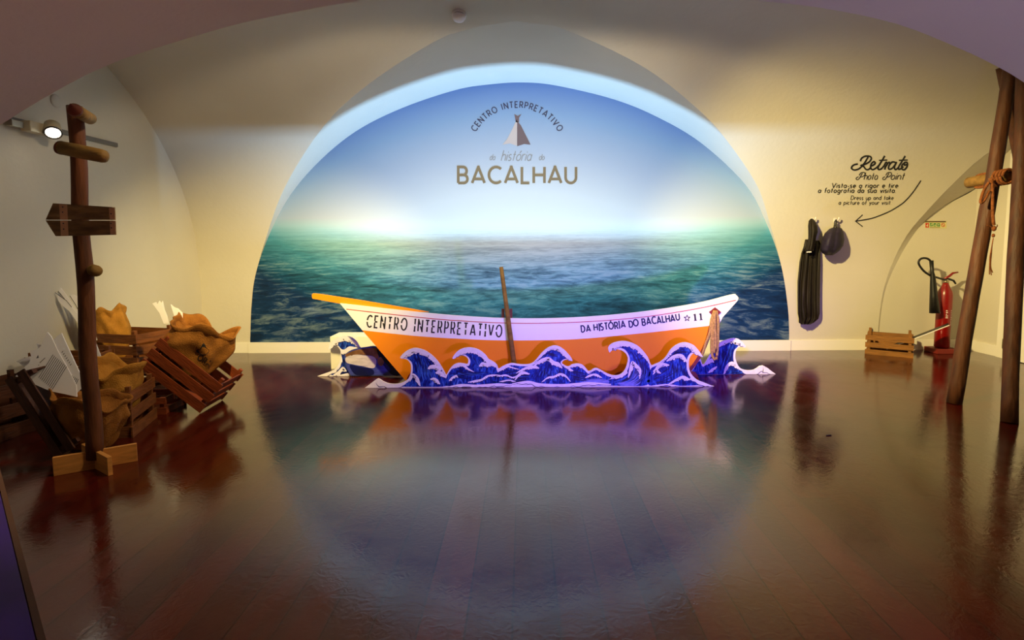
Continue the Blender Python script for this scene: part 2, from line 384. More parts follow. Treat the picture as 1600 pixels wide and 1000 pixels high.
def lay_text(bm, s, path, cap, wd, fn, xs=1.0, sp=.22, slant=0, stencil=0, fit=None, jit=0, serif=False):
    """path(d) -> ((x, y), angle): pen position d pixels along the baseline; y runs down as in the picture"""
    tw = text_width(s, xs, sp)
    if fit: xs2 = (fit/cap)/tw
    else: xs2 = 1
    pen = 0; rnd = random.Random(3)
    for c in s:
        gw, st = G[c]
        if serif and c == 'I': st = st+[[(-.1, 1), (.22, 1)], [(-.1, 0), (.22, 0)]]
        if stencil: st = split(st, stencil)
        jx, jy, js = (rnd.uniform(-jit, jit), rnd.uniform(-jit, jit), 1+rnd.uniform(-jit, jit)) if jit else (0, 0, 1)
        for ki, k in enumerate(st):
            fk = (lambda x, y, q=ki: fn(x, y)+Vector((0, -.0003*q, 0)))
            pts = []
            for x, y in k:
                lx = (pen+x*xs+slant*y+jx)*xs2*cap; ly = (y*js+jy)*cap
                (bx, by), a = path((pen+gw*xs/2)*xs2*cap)
                ox = lx-(pen+gw*xs/2)*xs2*cap
                pts.append((bx+ox*math.cos(a)+ly*math.sin(a), by+ox*math.sin(a)-ly*math.cos(a)))
            ribbon2d(bm, pts, wd, fk)
        pen += gw*xs+sp
def line_path(x0, y0, x1, y1, sag=0):
    ln = math.hypot(x1-x0, y1-y0); a0 = math.atan2(y1-y0, x1-x0)
    def f(d):
        t = d/ln; return ((x0+(x1-x0)*t, y0+(y1-y0)*t+sag*4*t*(1-t)), a0+math.atan(sag*4*(1-2*t)/ln))
    return f
def circ_path(cx, cy, r, amid, total):
    def f(d):
        a = amid+(d-total/2)/r           # angle from straight up, clockwise
        return ((cx+r*math.sin(a), cy-r*math.cos(a)), a)
    return f

# ------------------------------------------------------------------ the vaulted room
YB = 6.05; XL, XR = -3.6, 5.0; YN = 2.3                 # back wall, side walls, near arch
ZC, VA, VB = .85, 2.4, 2.21                              # section of the cross vault
def tz(Z):
    if Z <= ZC: return 0.0
    q = min(1, (Z-ZC)/VB); return VA-VA*math.sqrt(max(0, 1-q*q))
def zt(t): return ZC+VB*math.sqrt(max(0, 1-((VA-t)/VA)**2))
mural_px = [(390, 549), (391, 533), (393, 480), (399, 431), (417, 376), (449, 312), (495, 256), (555, 206), (628, 169), (711, 141), (765, 132), (818, 129),
            (870, 134), (958, 155), (1027, 183), (1096, 224), (1165, 289), (1197, 348), (1220, 413), (1231, 482), (1233, 531), (1233, 547)]
mo = [on_y(x, y, YB) for x, y in mural_px]
MUR = [v for v in catmull(mo, 6)]
iap = max(range(len(MUR)), key=lambda i: MUR[i].z); ZAP = MUR[iap].z; XAP = MUR[iap].x
def outline_x(Z, side):
    pts = MUR[:iap+1] if side < 0 else MUR[iap:][::-1]
    for i in range(len(pts)-1):
        if pts[i].z <= Z <= pts[i+1].z:
            k = (Z-pts[i].z)/max(1e-6, pts[i+1].z-pts[i].z); return pts[i].x+(pts[i+1].x-pts[i].x)*k
    return pts[0].x if Z < pts[0].z else XAP
def on_vault(px, py):
    lo, hi = 3.7, YB+.3
    f = lambda Y: (lambda p: p.y-(YB-tz(p.z)))(on_y(px, py, Y))
    for _ in range(50):
        m_ = (lo+hi)/2
        if f(m_) < 0: lo = m_
        else: hi = m_
    return on_y(px, py, lo)
sq_up = [(1372, 548), (1372.5, 509), (1380, 455), (1397, 405), (1420, 363), (1448, 330), (1488, 288), (1546, 237)]
SQU = [on_vault(x, y) for x, y in sq_up]; SQU[0].z = 0; SQU[0].y = YB
SQU.append(Vector((XR, YB-tz(2.32), 2.32)))
sq_lo = [(1374, 548), (1374.5, 509), (1384, 451), (1407, 400), (1434, 358), (1468, 326), (1514, 292)]
SQL = [on_y(x, y, YB+.01) for x, y in sq_lo]; SQL[0].z = 0
SQL[-1].x = XR
SQL += [Vector((XR, YB-.2, 2.02)), Vector((XR, YB-tz(2.32), 2.32))]
SQU = catmull(SQU, 8); SQL = catmull(SQL, 8)
def squinch_x(Z):
    for i in range(len(SQU)-1):
        if SQU[i].z <= Z <= SQU[i+1].z:
            k = (Z-SQU[i].z)/max(1e-6, SQU[i+1].z-SQU[i].z); return SQU[i].x+(SQU[i+1].x-SQU[i].x)*k
    return XR
rows = [ZC*i/8 for i in range(9)]
rows += [ZC+VB*math.sin(PI/2*i/40) for i in range(1, 41) if ZC+VB*math.sin(PI/2*i/40) < ZAP-.004]
rows = [(Z, YB-tz(Z)) for Z in rows]+[(ZAP, YB-tz(ZAP))]
t = tz(ZAP)
for i in range(1, 25):
    tt = t+(YB-YN-t)*i/24; rows.append((zt(tt), YB-tt))
bm = bmesh.new(); nc = 8; grid = []
for Z, Y in rows:
    a = outline_x(Z, -1) if Y > YB-t-1e-5 else XAP; b = outline_x(Z, 1) if Y > YB-t-1e-5 else XAP
    e = squinch_x(Z) if Y > YB-t-1e-5 else XR
    grid.append(([bm.verts.new((XL+(a-XL)*k/nc, Y, Z)) for k in range(nc+1)], [bm.verts.new((b+(e-b)*k/nc, Y, Z)) for k in range(nc+1)]))
low_faces = []
for i in range(len(grid)-1):
    for s in (0, 1):
        for k in range(nc):
            f_ = bm.faces.new((grid[i][s][k], grid[i][s][k+1], grid[i+1][s][k+1], grid[i+1][s][k]))
            if i < 8: low_faces.append(f_.index if False else (s, [v.co.copy() for v in f_.verts])); f_.tag = True
bmesh.ops.delete(bm, geom=[f for f in bm.faces if f.tag], context='FACES')
bmesh.ops.remove_doubles(bm, verts=bm.verts, dist=1e-5)
for side, nm in ((0, 'wall_backleft'), (1, 'wall_backright')):
    b2 = bmesh.new()
    for s_, q in low_faces:
        if s_ == side: b2.faces.new([b2.verts.new(c) for c in q])
    bmesh.ops.remove_doubles(b2, verts=b2.verts, dist=1e-5); struct(nm, b2, M['plaster'], smooth=True)
struct('ceiling', bm, M['plaster'], smooth=True)
# soffit of the lunette over the mural
bm = bmesh.new(); pr = None
for v in MUR:
    tt = tz(v.z)
    cur = [bm.verts.new((v.x, YB+.005-(tt+.005)*k/8, v.z)) for k in range(9)]
    if pr:
        for k in range(8): bm.faces.new((pr[k], pr[k+1], cur[k+1], cur[k]))
    pr = cur
struct('trim_1', bm, M['plaster'], smooth=True)
# splayed soffit right of the lettering
bm = bmesh.new(); n = 60
def samp(L, k):
    x = k*(len(L)-1); i = min(int(x), len(L)-2); return L[i].lerp(L[i+1], x-i)
pr = None
for i in range(n+1):
    cur = (bm.verts.new(samp(SQU, i/n)), bm.verts.new(samp(SQL, i/n)))
    if pr: bm.faces.new((pr[0], pr[1], cur[1], cur[0]))
    pr = cur
struct('trim_2', bm, M['plaster'])
# back wall right of the splay
bm = bmesh.new(); kc = max(i for i, v in enumerate(SQL) if v.y > YB)
low = [Vector((v.x, YB+.01, v.z)) for v in SQL[:kc+1]]
add_poly(bm, [Vector((XR, YB+.01, 0))]+low+[Vector((XR, YB+.01, SQL[kc].z))])
struct('wall_back', bm, M['plaster'])
# left and right walls
bm = bmesh.new(); top = [Vector((XL, Y, Z)) for Z, Y in rows]
add_poly(bm, top+[Vector((XL, YN, 0))]); struct('wall_left', bm, M['plaster'])
bm = bmesh.new(); edge = [Vector((XR, YB+.01, 0))]+[Vector((XR, v.y, v.z)) for v in SQL[kc:]]+[Vector((XR, Y, Z)) for Z, Y in rows if Z > 2.34 or Y < 4.5]
add_poly(bm, edge+[Vector((XR, YN, 0))]); struct('wall_right', bm, M['plaster'])
# near arch: front face towards the bay, and the near vault behind the camera
na_px = [(-120, 300), (-60, 240), (0, 196), (90, 141), (180, 97), (300, 58), (400, 31), (550, 3), (700, -17), (850, -24), (1000, -18), (1150, -2), (1280, 12), (1400, 37), (1500, 76), (1560, 105), (1600, 129), (1660, 172), (1730, 235)]
na = catmull([on_y(x, y, YN) for x, y in na_px], 4)
jl, jr = Vector((na[0].x-.12, YN, 0)), Vector((na[-1].x+.12, YN, 0))
prof = [jl, Vector((jl.x, YN, na[0].z-.4))]+na+[Vector((jr.x, YN, na[-1].z-.4)), jr]
bm = bmesh.new()
vtop = [Vector((XR+.2, YN, 0)), Vector((XR+.2, YN, 3.3)), Vector((XL-.2, YN, 3.3)), Vector((XL-.2, YN, 0))]
add_poly(bm, prof+vtop); struct('wall_front', bm, M['plaster'])
bm = bmesh.new(); pr = None
for v in prof:
    cur = [bm.verts.new((v.x, YN-k*(YN+3.2)/6, v.z)) for k in range(7)]
    if pr:
        for k in range(6): bm.faces.new((pr[k], pr[k+1], cur[k+1], cur[k]))
    pr = cur
struct('ceiling', bm, M['plaster'], smooth=True)
bm = bmesh.new(); add_poly(bm, [Vector((v.x, -3.2, v.z)) for v in prof]); struct('wall_rear', bm, M['plaster'])
bm = bmesh.new(); add_box(bm, (.7, 1.4, -.02), (9.6, 9.6, .04)); fl = struct('floor', bm, M['floor'])
# skirting
def skirting(name, a, b, h=.115, th=.016):
    a, b = Vector(a), Vector(b); d = (b-a); n_ = Vector((d.y, -d.x, 0)).normalized()
    bm = prism([a, b, b+Vector((0, 0, h-.012)), b+Vector((0, 0, h)), a+Vector((0, 0, h)), a+Vector((0, 0, h-.012))], n_*th)
    return struct(name, bm, M['trim'])
xml, xmr = on_y(389, 545, YB).x, on_y(1234, 545, YB).x
skirting('baseboard_backleft', (XL, YB, 0), (xml, YB, 0))
skirting('baseboard_mural', (xml+.004, YB, 0), (xmr-.004, YB, 0), .118, .03)
skirting('baseboard_backright', (xmr, YB, 0), (XR, YB, 0))
skirting('baseboard_left', (XL, YN, 0), (XL, YB, 0))
DY0 = on_x(1566, 560, XR).y
skirting('baseboard_right', (XR, YB, 0), (XR, DY0+.05, 0))
# white door on the right wall
dw = .86
dr = obj('door_1', box((XR-.02, DY0-.05-dw/2, 1.02), (.04, dw, 2.03), bev=.004), M['trim']); dr['kind'] = 'structure'
bm = bmesh.new(); add_box(bm, (XR-.016, DY0, 1.05), (.032, .09, 2.1)); add_box(bm, (XR-.016, DY0-.1-dw, 1.05), (.032, .09, 2.1)); add_box(bm, (XR-.016, DY0-.05-dw/2, 2.08), (.032, dw+.0, .07))
obj('door_frame', bm, M['trim'], dr)
for z in (on_x(1575, 403, XR).z, on_x(1565, 535, XR).z):
    obj('hinge', tube([(XR-.046, DY0-.052, z-.05), (XR-.046, DY0-.052, z+.05)], .011, 10), M['metal'], dr)

# ------------------------------------------------------------------ sea mural
def mural_mat():
    m, t, p = nt('sea_mural_print'); N = t.nodes; L = t.links
    tc = N.new('ShaderNodeTexCoord'); sep = N.new('ShaderNodeSeparateXYZ'); L.new(tc.outputs['Object'], sep.inputs[0])
    def mth(op, a, b=None, c=None, clamp=False):
        n = N.new('ShaderNodeMath'); n.operation = op; n.use_clamp = clamp
        for i, v in enumerate((a, b, c)):
            if v is None: continue
            if isinstance(v, (int, float)): n.inputs[i].default_value = v
            else: L.new(v, n.inputs[i])
        return n.outputs[0]
    def ramp(fac, els):
        r = N.new('ShaderNodeValToRGB'); cr = r.color_ramp
        cr.elements[0].position, cr.elements[0].color = els[0]; cr.elements[1].position, cr.elements[1].color = els[-1]
        for pos, col in els[1:-1]: e = cr.elements.new(pos); e.color = col
        L.new(fac, r.inputs[0]); return r.outputs[0]
    def mix(f, a, b, bt='MIX'):
        n = N.new('ShaderNodeMix'); n.data_type = 'RGBA'; n.blend_type = bt
        for i, v in ((0, f), (6, a), (7, b)):
            if isinstance(v, (int, float)): n.inputs[i].default_value = v
            elif isinstance(v, tuple): n.inputs[i].default_value = v
            else: L.new(v, n.inputs[i])
        return n.outputs[2]
    X, Z = sep.outputs['X'], sep.outputs['Z']           # metres on the wall, Z from the mural's foot
    zh = HOR
    # sky: blue overhead, brightening to white haze at the horizon, brightest in the middle
    k = mth('DIVIDE', mth('SUBTRACT', Z, zh), ZAP-.118-zh)
    r2 = mth('ADD', mth('MULTIPLY', mth('MULTIPLY', X, X), .085), k)
    sky = ramp(r2, [(.0, S(214, 215, 204)), (.22, S(204, 209, 208)), (.5, S(168, 182, 200)), (.78, S(124, 154, 190)), (1, S(82, 116, 178))])
    # sea: colour by distance below the horizon, ripples in perspective
    d = mth('MAXIMUM', mth('SUBTRACT', zh, Z), .012)
    dn = mth('DIVIDE', d, zh)
    vx = N.new('ShaderNodeCombineXYZ')
    L.new(mth('DIVIDE', mth('MULTIPLY', X, 2.0), mth('ADD', mth('MULTIPLY', d, .6), .5)), vx.inputs[0]); L.new(mth('DIVIDE', 11.0, mth('ADD', d, .2)), vx.inputs[1])
    n1 = N.new('ShaderNodeTexNoise'); n1.inputs['Scale'].default_value = 2.0; n1.inputs['Detail'].default_value = 8; n1.inputs['Roughness'].default_value = .7; n1.inputs['Distortion'].default_value = .5
    L.new(vx.outputs[0], n1.inputs['Vector'])
    n2 = N.new('ShaderNodeTexNoise'); n2.inputs['Scale'].default_value = .38; n2.inputs['Detail'].default_value = 3
    L.new(vx.outputs[0], n2.inputs['Vector'])
    x2 = mth('SUBTRACT', mth('MULTIPLY', mth('MULTIPLY', X, X), .075), .06)
    sea = ramp(mth('ADD', dn, x2), [(0, S(214, 218, 208)), (.13, S(206, 222, 218)), (.34, S(150, 198, 208)), (.62, S(70, 144, 172)), (.88, S(20, 88, 128)), (1, S(10, 56, 106))])
    h = mth('ADD', mth('MULTIPLY', n1.outputs['Fac'], .6), mth('MULTIPLY', n2.outputs['Fac'], .4))
    dark = ramp(h, [(.36, S(92, 118, 128)), (.45, S(160, 180, 184)), (.53, S(228, 240, 240)), (.64, S(255, 255, 252))])
    tex = mix(1.0, sea, dark, 'MULTIPLY')
    glint = mth('MULTIPLY', mth('SUBTRACT', h, .52), 2.6, clamp=True)
    tex = mix(mth('MULTIPLY', glint, .8), tex, S(206, 232, 220))
    fade = mth('MULTIPLY', dn, 2.4, clamp=True)
    sea2 = mix(fade, sea, tex)
    below0 = mth('MULTIPLY', mth('SUBTRACT', zh+.06, Z), 5, clamp=True)
    below = mth('SMOOTHSTEP' if False else 'MULTIPLY', below0, mth('SUBTRACT', 2.0, below0), clamp=True)
    L.new(mix(below, sky, sea2), p.inputs['Base Color'])
    p.inputs['Roughness'].default_value = .6; p.inputs['Specular IOR Level'].default_value = .25
    return m
HOR = on_y(818, 348, YB).z-.118
bm = bmesh.new()
inner = [Vector((v.x, YB-.002, v.z)) for v in MUR if v.z > .125]
foot = [Vector((inner[0].x, YB-.002, .118))]; foot2 = [Vector((inner[-1].x, YB-.002, .118))]
add_poly(bm, foot+inner+foot2)
back = bmesh.new()
add_poly(back, [Vector((v.x, YB+.004, v.z)) for v in MUR]); struct('wall_mural', back, M['plaster'])
mural = thing('sea_mural', 'arched wall mural of a hazy blue sea with bronze lettering', 'mural', (XAP, YB-.002, .118))
obj('sea_print', bm, mural_mat(), mural)
fm = lambda x, y: on_y(x, y, YB-.004)
bm = bmesh.new(); s = 'CENTRO INTERPRETATIVO'; tot = math.radians(121)*74
lay_text(bm, s, circ_path(808, 242, 74, 0, tot), 9.2, 1.55, fm, .9, .36, fit=tot); obj('arched_lettering', bm, M['navyink'], mural)
bm = bmesh.new(); lay_text(bm, 'BACALHAU', line_path(716, 286, 901, 286), 25, 4.2, fm, 1, .3, fit=184); obj('title_lettering', bm, M['bronze'], mural)
bm = bmesh.new(); lay_text(bm, 'história', line_path(783, 251, 832, 251), 16, 1.3, fm, .9, .16, slant=.32, fit=46); obj('script_lettering', bm, M['grey'], mural)
for x0, s in ((765, 'da'), (842, 'do')):
    bm = bmesh.new(); lay_text(bm, s, line_path(x0, 250, x0+9, 250), 9, .9, fm, .9, .14, slant=.3, fit=8); obj('script_lettering', bm, M['grey'], mural)
bm = bmesh.new(); add_poly(bm, [fm(*q) for q in ((807.8, 186), (800, 203), (792, 218), (785, 226), (797, 224), (807.8, 228))]); obj('pale_sail', bm, M['sailpale'], mural)
bm = bmesh.new(); add_poly(bm, [fm(*q) for q in ((808, 189), (814, 196), (822, 212), (829, 226), (819, 225), (808, 228.5))])
add_poly(bm, [fm(*q) for q in ((806, 191), (803.5, 178), (809, 181), (815, 178), (811, 184), (811, 191))]); obj('dark_sail', bm, M['saildark'], mural)

# ------------------------------------------------------------------ white light box behind the boat
xa, xb = on_y(517, 560, 5.22).x, on_y(1112, 560, 5.22).x
bx = thing('light_box', 'long white low box with a blue glow on the floor behind the boat', 'box', ((xa+xb)/2, 5.4, 0))
ztop = on_y(540, 526, 5.22).z
obj('front_board', box(((xa+xb)/2, 5.23, ztop/2), (xb-xa, .02, ztop)), M['boxwhite'], bx)
obj('top_board', box(((xa+xb)/2, 5.3635, ztop-.008), (xb-xa, .245, .016)), M['boxwhite'], bx)
obj('back_board', box(((xa+xb)/2, 5.585, ztop/2-.01), (xb-xa, .02, ztop-.02)), M['boxwhite'], bx)  # unseen; slot to the top board is shaped to cut the uplight
for x in (xa+.01, xb-.01): obj('end_board', box((x, 5.41, ztop/2-.008), (.02, .36, ztop-.016)), M['boxwhite'], bx)

# ------------------------------------------------------------------ boat cutout
YBO = 4.68; TB = .022
fb = lambda x, y: on_y(x, y, YBO)
fbf = lambda x, y: on_y(x, y, YBO-.0015)
top = catmull([(531, 474), (620, 484), (700, 492), (800, 497.5), (900, 496), (1000, 487.5), (1088, 474), (1143, 460.5), (1150, 461), (1153.5, 465), (1152.5, 470)], 6)
mid = catmull([(566, 516), (650, 525), (730, 530), (800, 532), (900, 530), (1000, 521), (1060, 514.5), (1114, 508.5)], 6)
bt = thing('boat_cutout', 'orange and white flat boat standing behind the front row of paper waves', 'boat', (fb(820, 600).x, YBO, 0))
white = top+[Vector((1128, 508)), Vector((1118, 510))]+mid[::-1]
white = top+[Vector((1129, 496)), Vector((1124, 506.5))]+mid[::-1]
obj('strake', prism([fb(*p) for p in white], (0, TB, 0)), M['white'], bt)
keel = catmull([(1114, 508.5), (1109, 528), (1101, 548), (1090, 566), (1078, 582), (1066, 594)], 5)
ofl = lambda x: on_y(x, 600, YBO).x
orange = [fb(*p) for p in mid]+[fb(*p) for p in keel[1:]]+[Vector((ofl(1060), YBO, .002)), Vector((ofl(636), YBO, .002))]
obj('hull', prism(orange, (0, TB, 0)), M['orange'], bt)
kw = [(x-6, y) for x, y in keel]
obj('stem_band', prism([fbf(*p) for p in keel]+[fbf(*p) for p in kw[::-1]], (0, -.004, 0)), M['darkred'], bt)
bar = [(487, 461), (489, 458.5), (500, 459.5), (560, 468.5), (640, 482), (670, 487.5), (640, 486.5), (600, 482.5), (531, 474.5), (488, 466.5)]
obj('gunwale', prism([on_y(x, y, YBO+TB+.002) for x, y in bar], (0, .02, 0)), M['orange'], bt)
bm = bmesh.new(); ribbon2d(bm, catmull([(541, 483), (620, 492), (700, 500), (800, 505), (900, 503.5), (1000, 496), (1088, 482.5), (1150, 469)], 6), 1.1, fbf); obj('pinstripe', bm, M['red'], bt)
bm = bmesh.new(); lay_text(bm, 'CENTRO INTERPRETATIVO', line_path(573, 510.5, 785, 526.5, 1.0), 18.0, 2.2, fbf, .60, .34, stencil=.15, fit=211, serif=True); obj('stencil_lettering', bm, M['ink'], bt)
bm = bmesh.new(); lay_text(bm, 'DA HISTÓRIA DO BACALHAU', line_path(909, 519, 1063, 500, 1.2), 10, 2.1, fbf, .9, .26, fit=154, jit=.06, serif=True); obj('painted_lettering', bm, M['navyink'], bt)
bm = bmesh.new()
star = [(1073.5+(4.8 if i % 2 == 0 else 2.1)*math.sin(i*PI/5), 497-(4.8 if i % 2 == 0 else 2.1)*math.cos(i*PI/5)) for i in range(11)]
ribbon2d(bm, star, 1.0, fbf)
for x in (1086, 1095):
    ribbon2d(bm, [(x-.4, 490.5-(x-1086)*.1), (x+.6, 500.5-(x-1086)*.1)], 2.6, fbf)
    ribbon2d(bm, [(x-2.6, 492.2-(x-1086)*.1), (x, 491-(x-1086)*.1)], 1.2, fbf); ribbon2d(bm, [(x-1.6, 501-(x-1086)*.1), (x+3, 500.2-(x-1086)*.1)], 1.0, fbf)
obj('star_number', bm, M['ink'], bt)
dm = [(1117, 480), (1126.5, 487.5), (1117, 496), (1107.5, 487.5)]
obj('rope_plate', prism([fbf(*p) for p in dm], (0, -.006, 0)), M['darkred'], bt)
for x0 in (783.5, 795.8):
    obj('thole_pin', prism([on_y(x, y, YBO+TB+.004) for x, y in ((x0, 483), (x0+4.6, 482.6), (x0+4.6, 502), (x0, 502))], (0, .03, 0)), M['pinbrown'], bt)
for cx, rx in ((650, 15), (974, 20), (1082, 10)):
    pts = [fbf(cx+rx*math.cos(a), 597-17*math.sin(a)) for a in [PI*i/14 for i in range(15)]]
    obj('bilge_patch', prism(pts, (0, -.003, 0)), M['darkred'], bt)
for x in (680, 1000):
    c = fb(x, 560); obj('rear_brace', prism([(c.x, YBO+TB, .004), (c.x, YBO+TB+.34, .004), (c.x, YBO+TB, .45)], (.02, 0, 0)), M['pine'], bt)

# oar
a, b = on_y(783, 417, YBO-.03), on_y(803, 566, YBO-.06); d = (b-a).normalized()
b = a+d*((a.z-.004)/-d.z)
tag(obj('oar', tube([a.lerp(b, i/10) for i in range(11)], [.017+.006*i/10 for i in range(11)], 12, True, .08), M['logwood'], smooth=True), 'wooden oar standing upright against the middle of the boat', 'oar')

# rope at the bow
rp = bmesh.new(); Yr = YBO-.02
strands = [[(1116, 486), (1112, 500), (1109, 520), (1103, 536), (1098, 552), (1095, 557)], [(1116, 486), (1114, 505), (1112, 530), (1112, 548), (1114, 558), (1117, 562)],
           [(1117, 486), (1116, 510), (1115, 532), (1116, 552)], [(1118, 486), (1119, 508), (1120, 530), (1120, 548), (1119, 562)], [(1119, 486), (1122, 500), (1122, 522), (1121, 545), (1120, 556)],
           [(1117, 486), (1117, 506), (1118, 528), (1118, 546)]]
for i, s in enumerate(strands):
    add_tube(rp, [on_y(x, y, Yr-.012*(i % 3)-(.0 if k else -.01)) for k, (x, y) in enumerate(catmull(s, 4))], .0125, 8)
tag(obj('rope', rp, M['rope'], smooth=True), 'bundle of pale rope hanging from the red diamond at the bow', 'rope')

# ------------------------------------------------------------------ paper waves
def offset_poly(P, d):
    n = len(P); out = []; A = sum(P[i].x*P[(i+1) % n].y-P[(i+1) % n].x*P[i].y for i in range(n)); sg = 1 if A > 0 else -1
    for i in range(n):
        a = (P[i]-P[i-1]).normalized(); b = (P[(i+1) % n]-P[i]).normalized(); nn = (Vector((-a.y, a.x))+Vector((-b.y, b.x)))*sg
        nn = nn.normalized() if nn.length > .2 else Vector((-a.y, a.x))*sg
        out.append(P[i]+nn*d)
    return out
def foam(bm, fn, pts, w0, w1, lobe=4.0, rag=.5, down=1, seed=0):
    """a foam band: smooth upper edge on pts, lobed lower edge"""
    P = catmull(pts, 8); rnd = random.Random(seed); n = len(P); acc = 0; up = []; lo = []
    ph = rnd.uniform(0, 3)
    for i, p in enumerate(P):
        if i: acc += (P[i]-P[i-1]).length
        d = (P[min(i+1, n-1)]-P[max(i-1, 0)]).normalized(); nr = Vector((-d.y, d.x))*down
        k = i/(n-1); ww = (w0+(w1-w0)*k)*min(1, .25+3.5*k, .25+3.5*(1-k))
        sc = abs(math.sin(acc/lobe*PI+ph)); sc2 = abs(math.sin(acc/lobe*PI*1.73+ph*2))
        up.append(p); lo.append(p+nr*ww*(1-rag+rag*(.6*sc+.5*sc2)))
    vu = [bm.verts.new(fn(*p)) for p in up]; vl = [bm.verts.new(fn(*p)) for p in lo]
    for i in range(n-1): bm.faces.new((vu[i], vu[i+1], vl[i+1], vl[i]))
def bubbles(bm, fn, pts, w0, w1, down, seed, grow):
    """round lobes along the lower edge of a foam band"""
    P = catmull(pts, 8); rnd = random.Random(seed*7+1); n = len(P); acc = 0; nxt = 1.0
    for i in range(1, n):
        acc += (P[i]-P[i-1]).length
        if acc < nxt: continue
        nxt = acc+rnd.uniform(1.3, 2.8)
        d = (P[min(i+1, n-1)]-P[i-1]).normalized(); nr = Vector((-d.y, d.x))*down; k = i/(n-1)
        if k < .06 or k > .95: continue
        ww = (w0+(w1-w0)*k)*min(1, .25+3.5*k, .25+3.5*(1-k)); c = P[i]+nr*ww*rnd.uniform(.55, .95); r = rnd.uniform(1.0, 2.1)*min(1, ww/5)+grow
        vs = [bm.verts.new(fn(c.x+r*math.cos(a), c.y+r*math.sin(a))) for a in [2*PI*j/9 for j in range(9)]]
        bm.faces.new(vs)
def streaks(bm, fn, A, B, n, wd, seed=0, k0=0., k1=1.):
    rnd = random.Random(seed); A = catmull(A, 6); B = catmull(B, 6)
    A = [samp(A, i/14) for i in range(15)]; B = [samp(B, i/14) for i in range(15)]
    for j in range(n):
        f = (j+rnd.uniform(.1, .9))/n; s0 = rnd.uniform(0, .45); s1 = s0+rnd.uniform(.25, .5)
        pts = [samp([a.lerp(b, f) for a, b in zip(A, B)], min(1, s0+(s1-s0)*i/7)) for i in range(8)]
        ribbon2d(bm, pts, wd*rnd.uniform(.6, 1.3), fn, taper=True)

YF = on_z(845, 605).y
front_out = [(587.5, 593), (592.5, 592), (599, 596), (608, 599.3), (621, 599.8), (632.5, 596), (638.7, 590.6), (642, 581), (642, 571), (640, 566), (635, 561.5), (625.5, 559.5),
 (627.5, 555), (634, 549), (642.5, 544.7), (651, 543.8), (664, 547.5), (675, 555), (683, 563), (690, 573), (695, 582), (697.5, 585.5), (702.5, 577), (709, 570), (716, 567.2), (725, 568), (730, 568.7), (731.8, 564), (730, 559),
 (724, 555.6), (715, 557.5), (709, 560.8), (707, 559), (712.5, 551), (720, 545.6), (730, 543), (741, 543.8), (751, 548), (759, 555), (763.5, 561), (771, 565), (776.5, 570), (779, 576), (784, 573), (792.5, 569), (800, 567.2), (812, 569),
 (825, 569), (833, 566), (840, 559), (847.5, 550), (856, 543), (865, 540), (873, 541), (881, 546), (887.5, 552.5), (892.5, 559), (894.6, 564.5), (887.5, 562), (881, 563), (878, 567), (881, 570), (887.5, 572.5), (895, 569), (902.5, 568), (910, 570), (916, 576), (920, 580),
 (927.5, 576), (932.5, 575), (941, 579), (950, 584), (959, 586.5), (967.5, 585.6), (975, 580), (979.5, 570), (981, 561), (979, 554), (972.5, 548), (962.5, 545.6), (955.5, 547.5), (952.5, 550.6),
 (950.3, 544), (955, 537.5), (964, 534), (975, 532.8), (987.5, 535.6), (1000, 543), (1012, 557.5), (1017.5, 570.5), (1024, 568.5), (1031, 565.6), (1040, 558), (1048.5, 545.5), (1059, 537.6), (1071, 534.8), (1083.5, 539), (1092, 548), (1098.5, 558.5),
 (1089, 551.6), (1082, 553), (1077, 561), (1076.5, 573.5), (1080, 584), (1089, 593), (1103, 599)]
sharp = [(570, 606.5)]+front_out+[(1116, 604.2)]
def wave_outline(lst, Y, x0, x1):
    P = catmull(lst, 3)
    pts = [Vector(p) for p in P]
    return pts
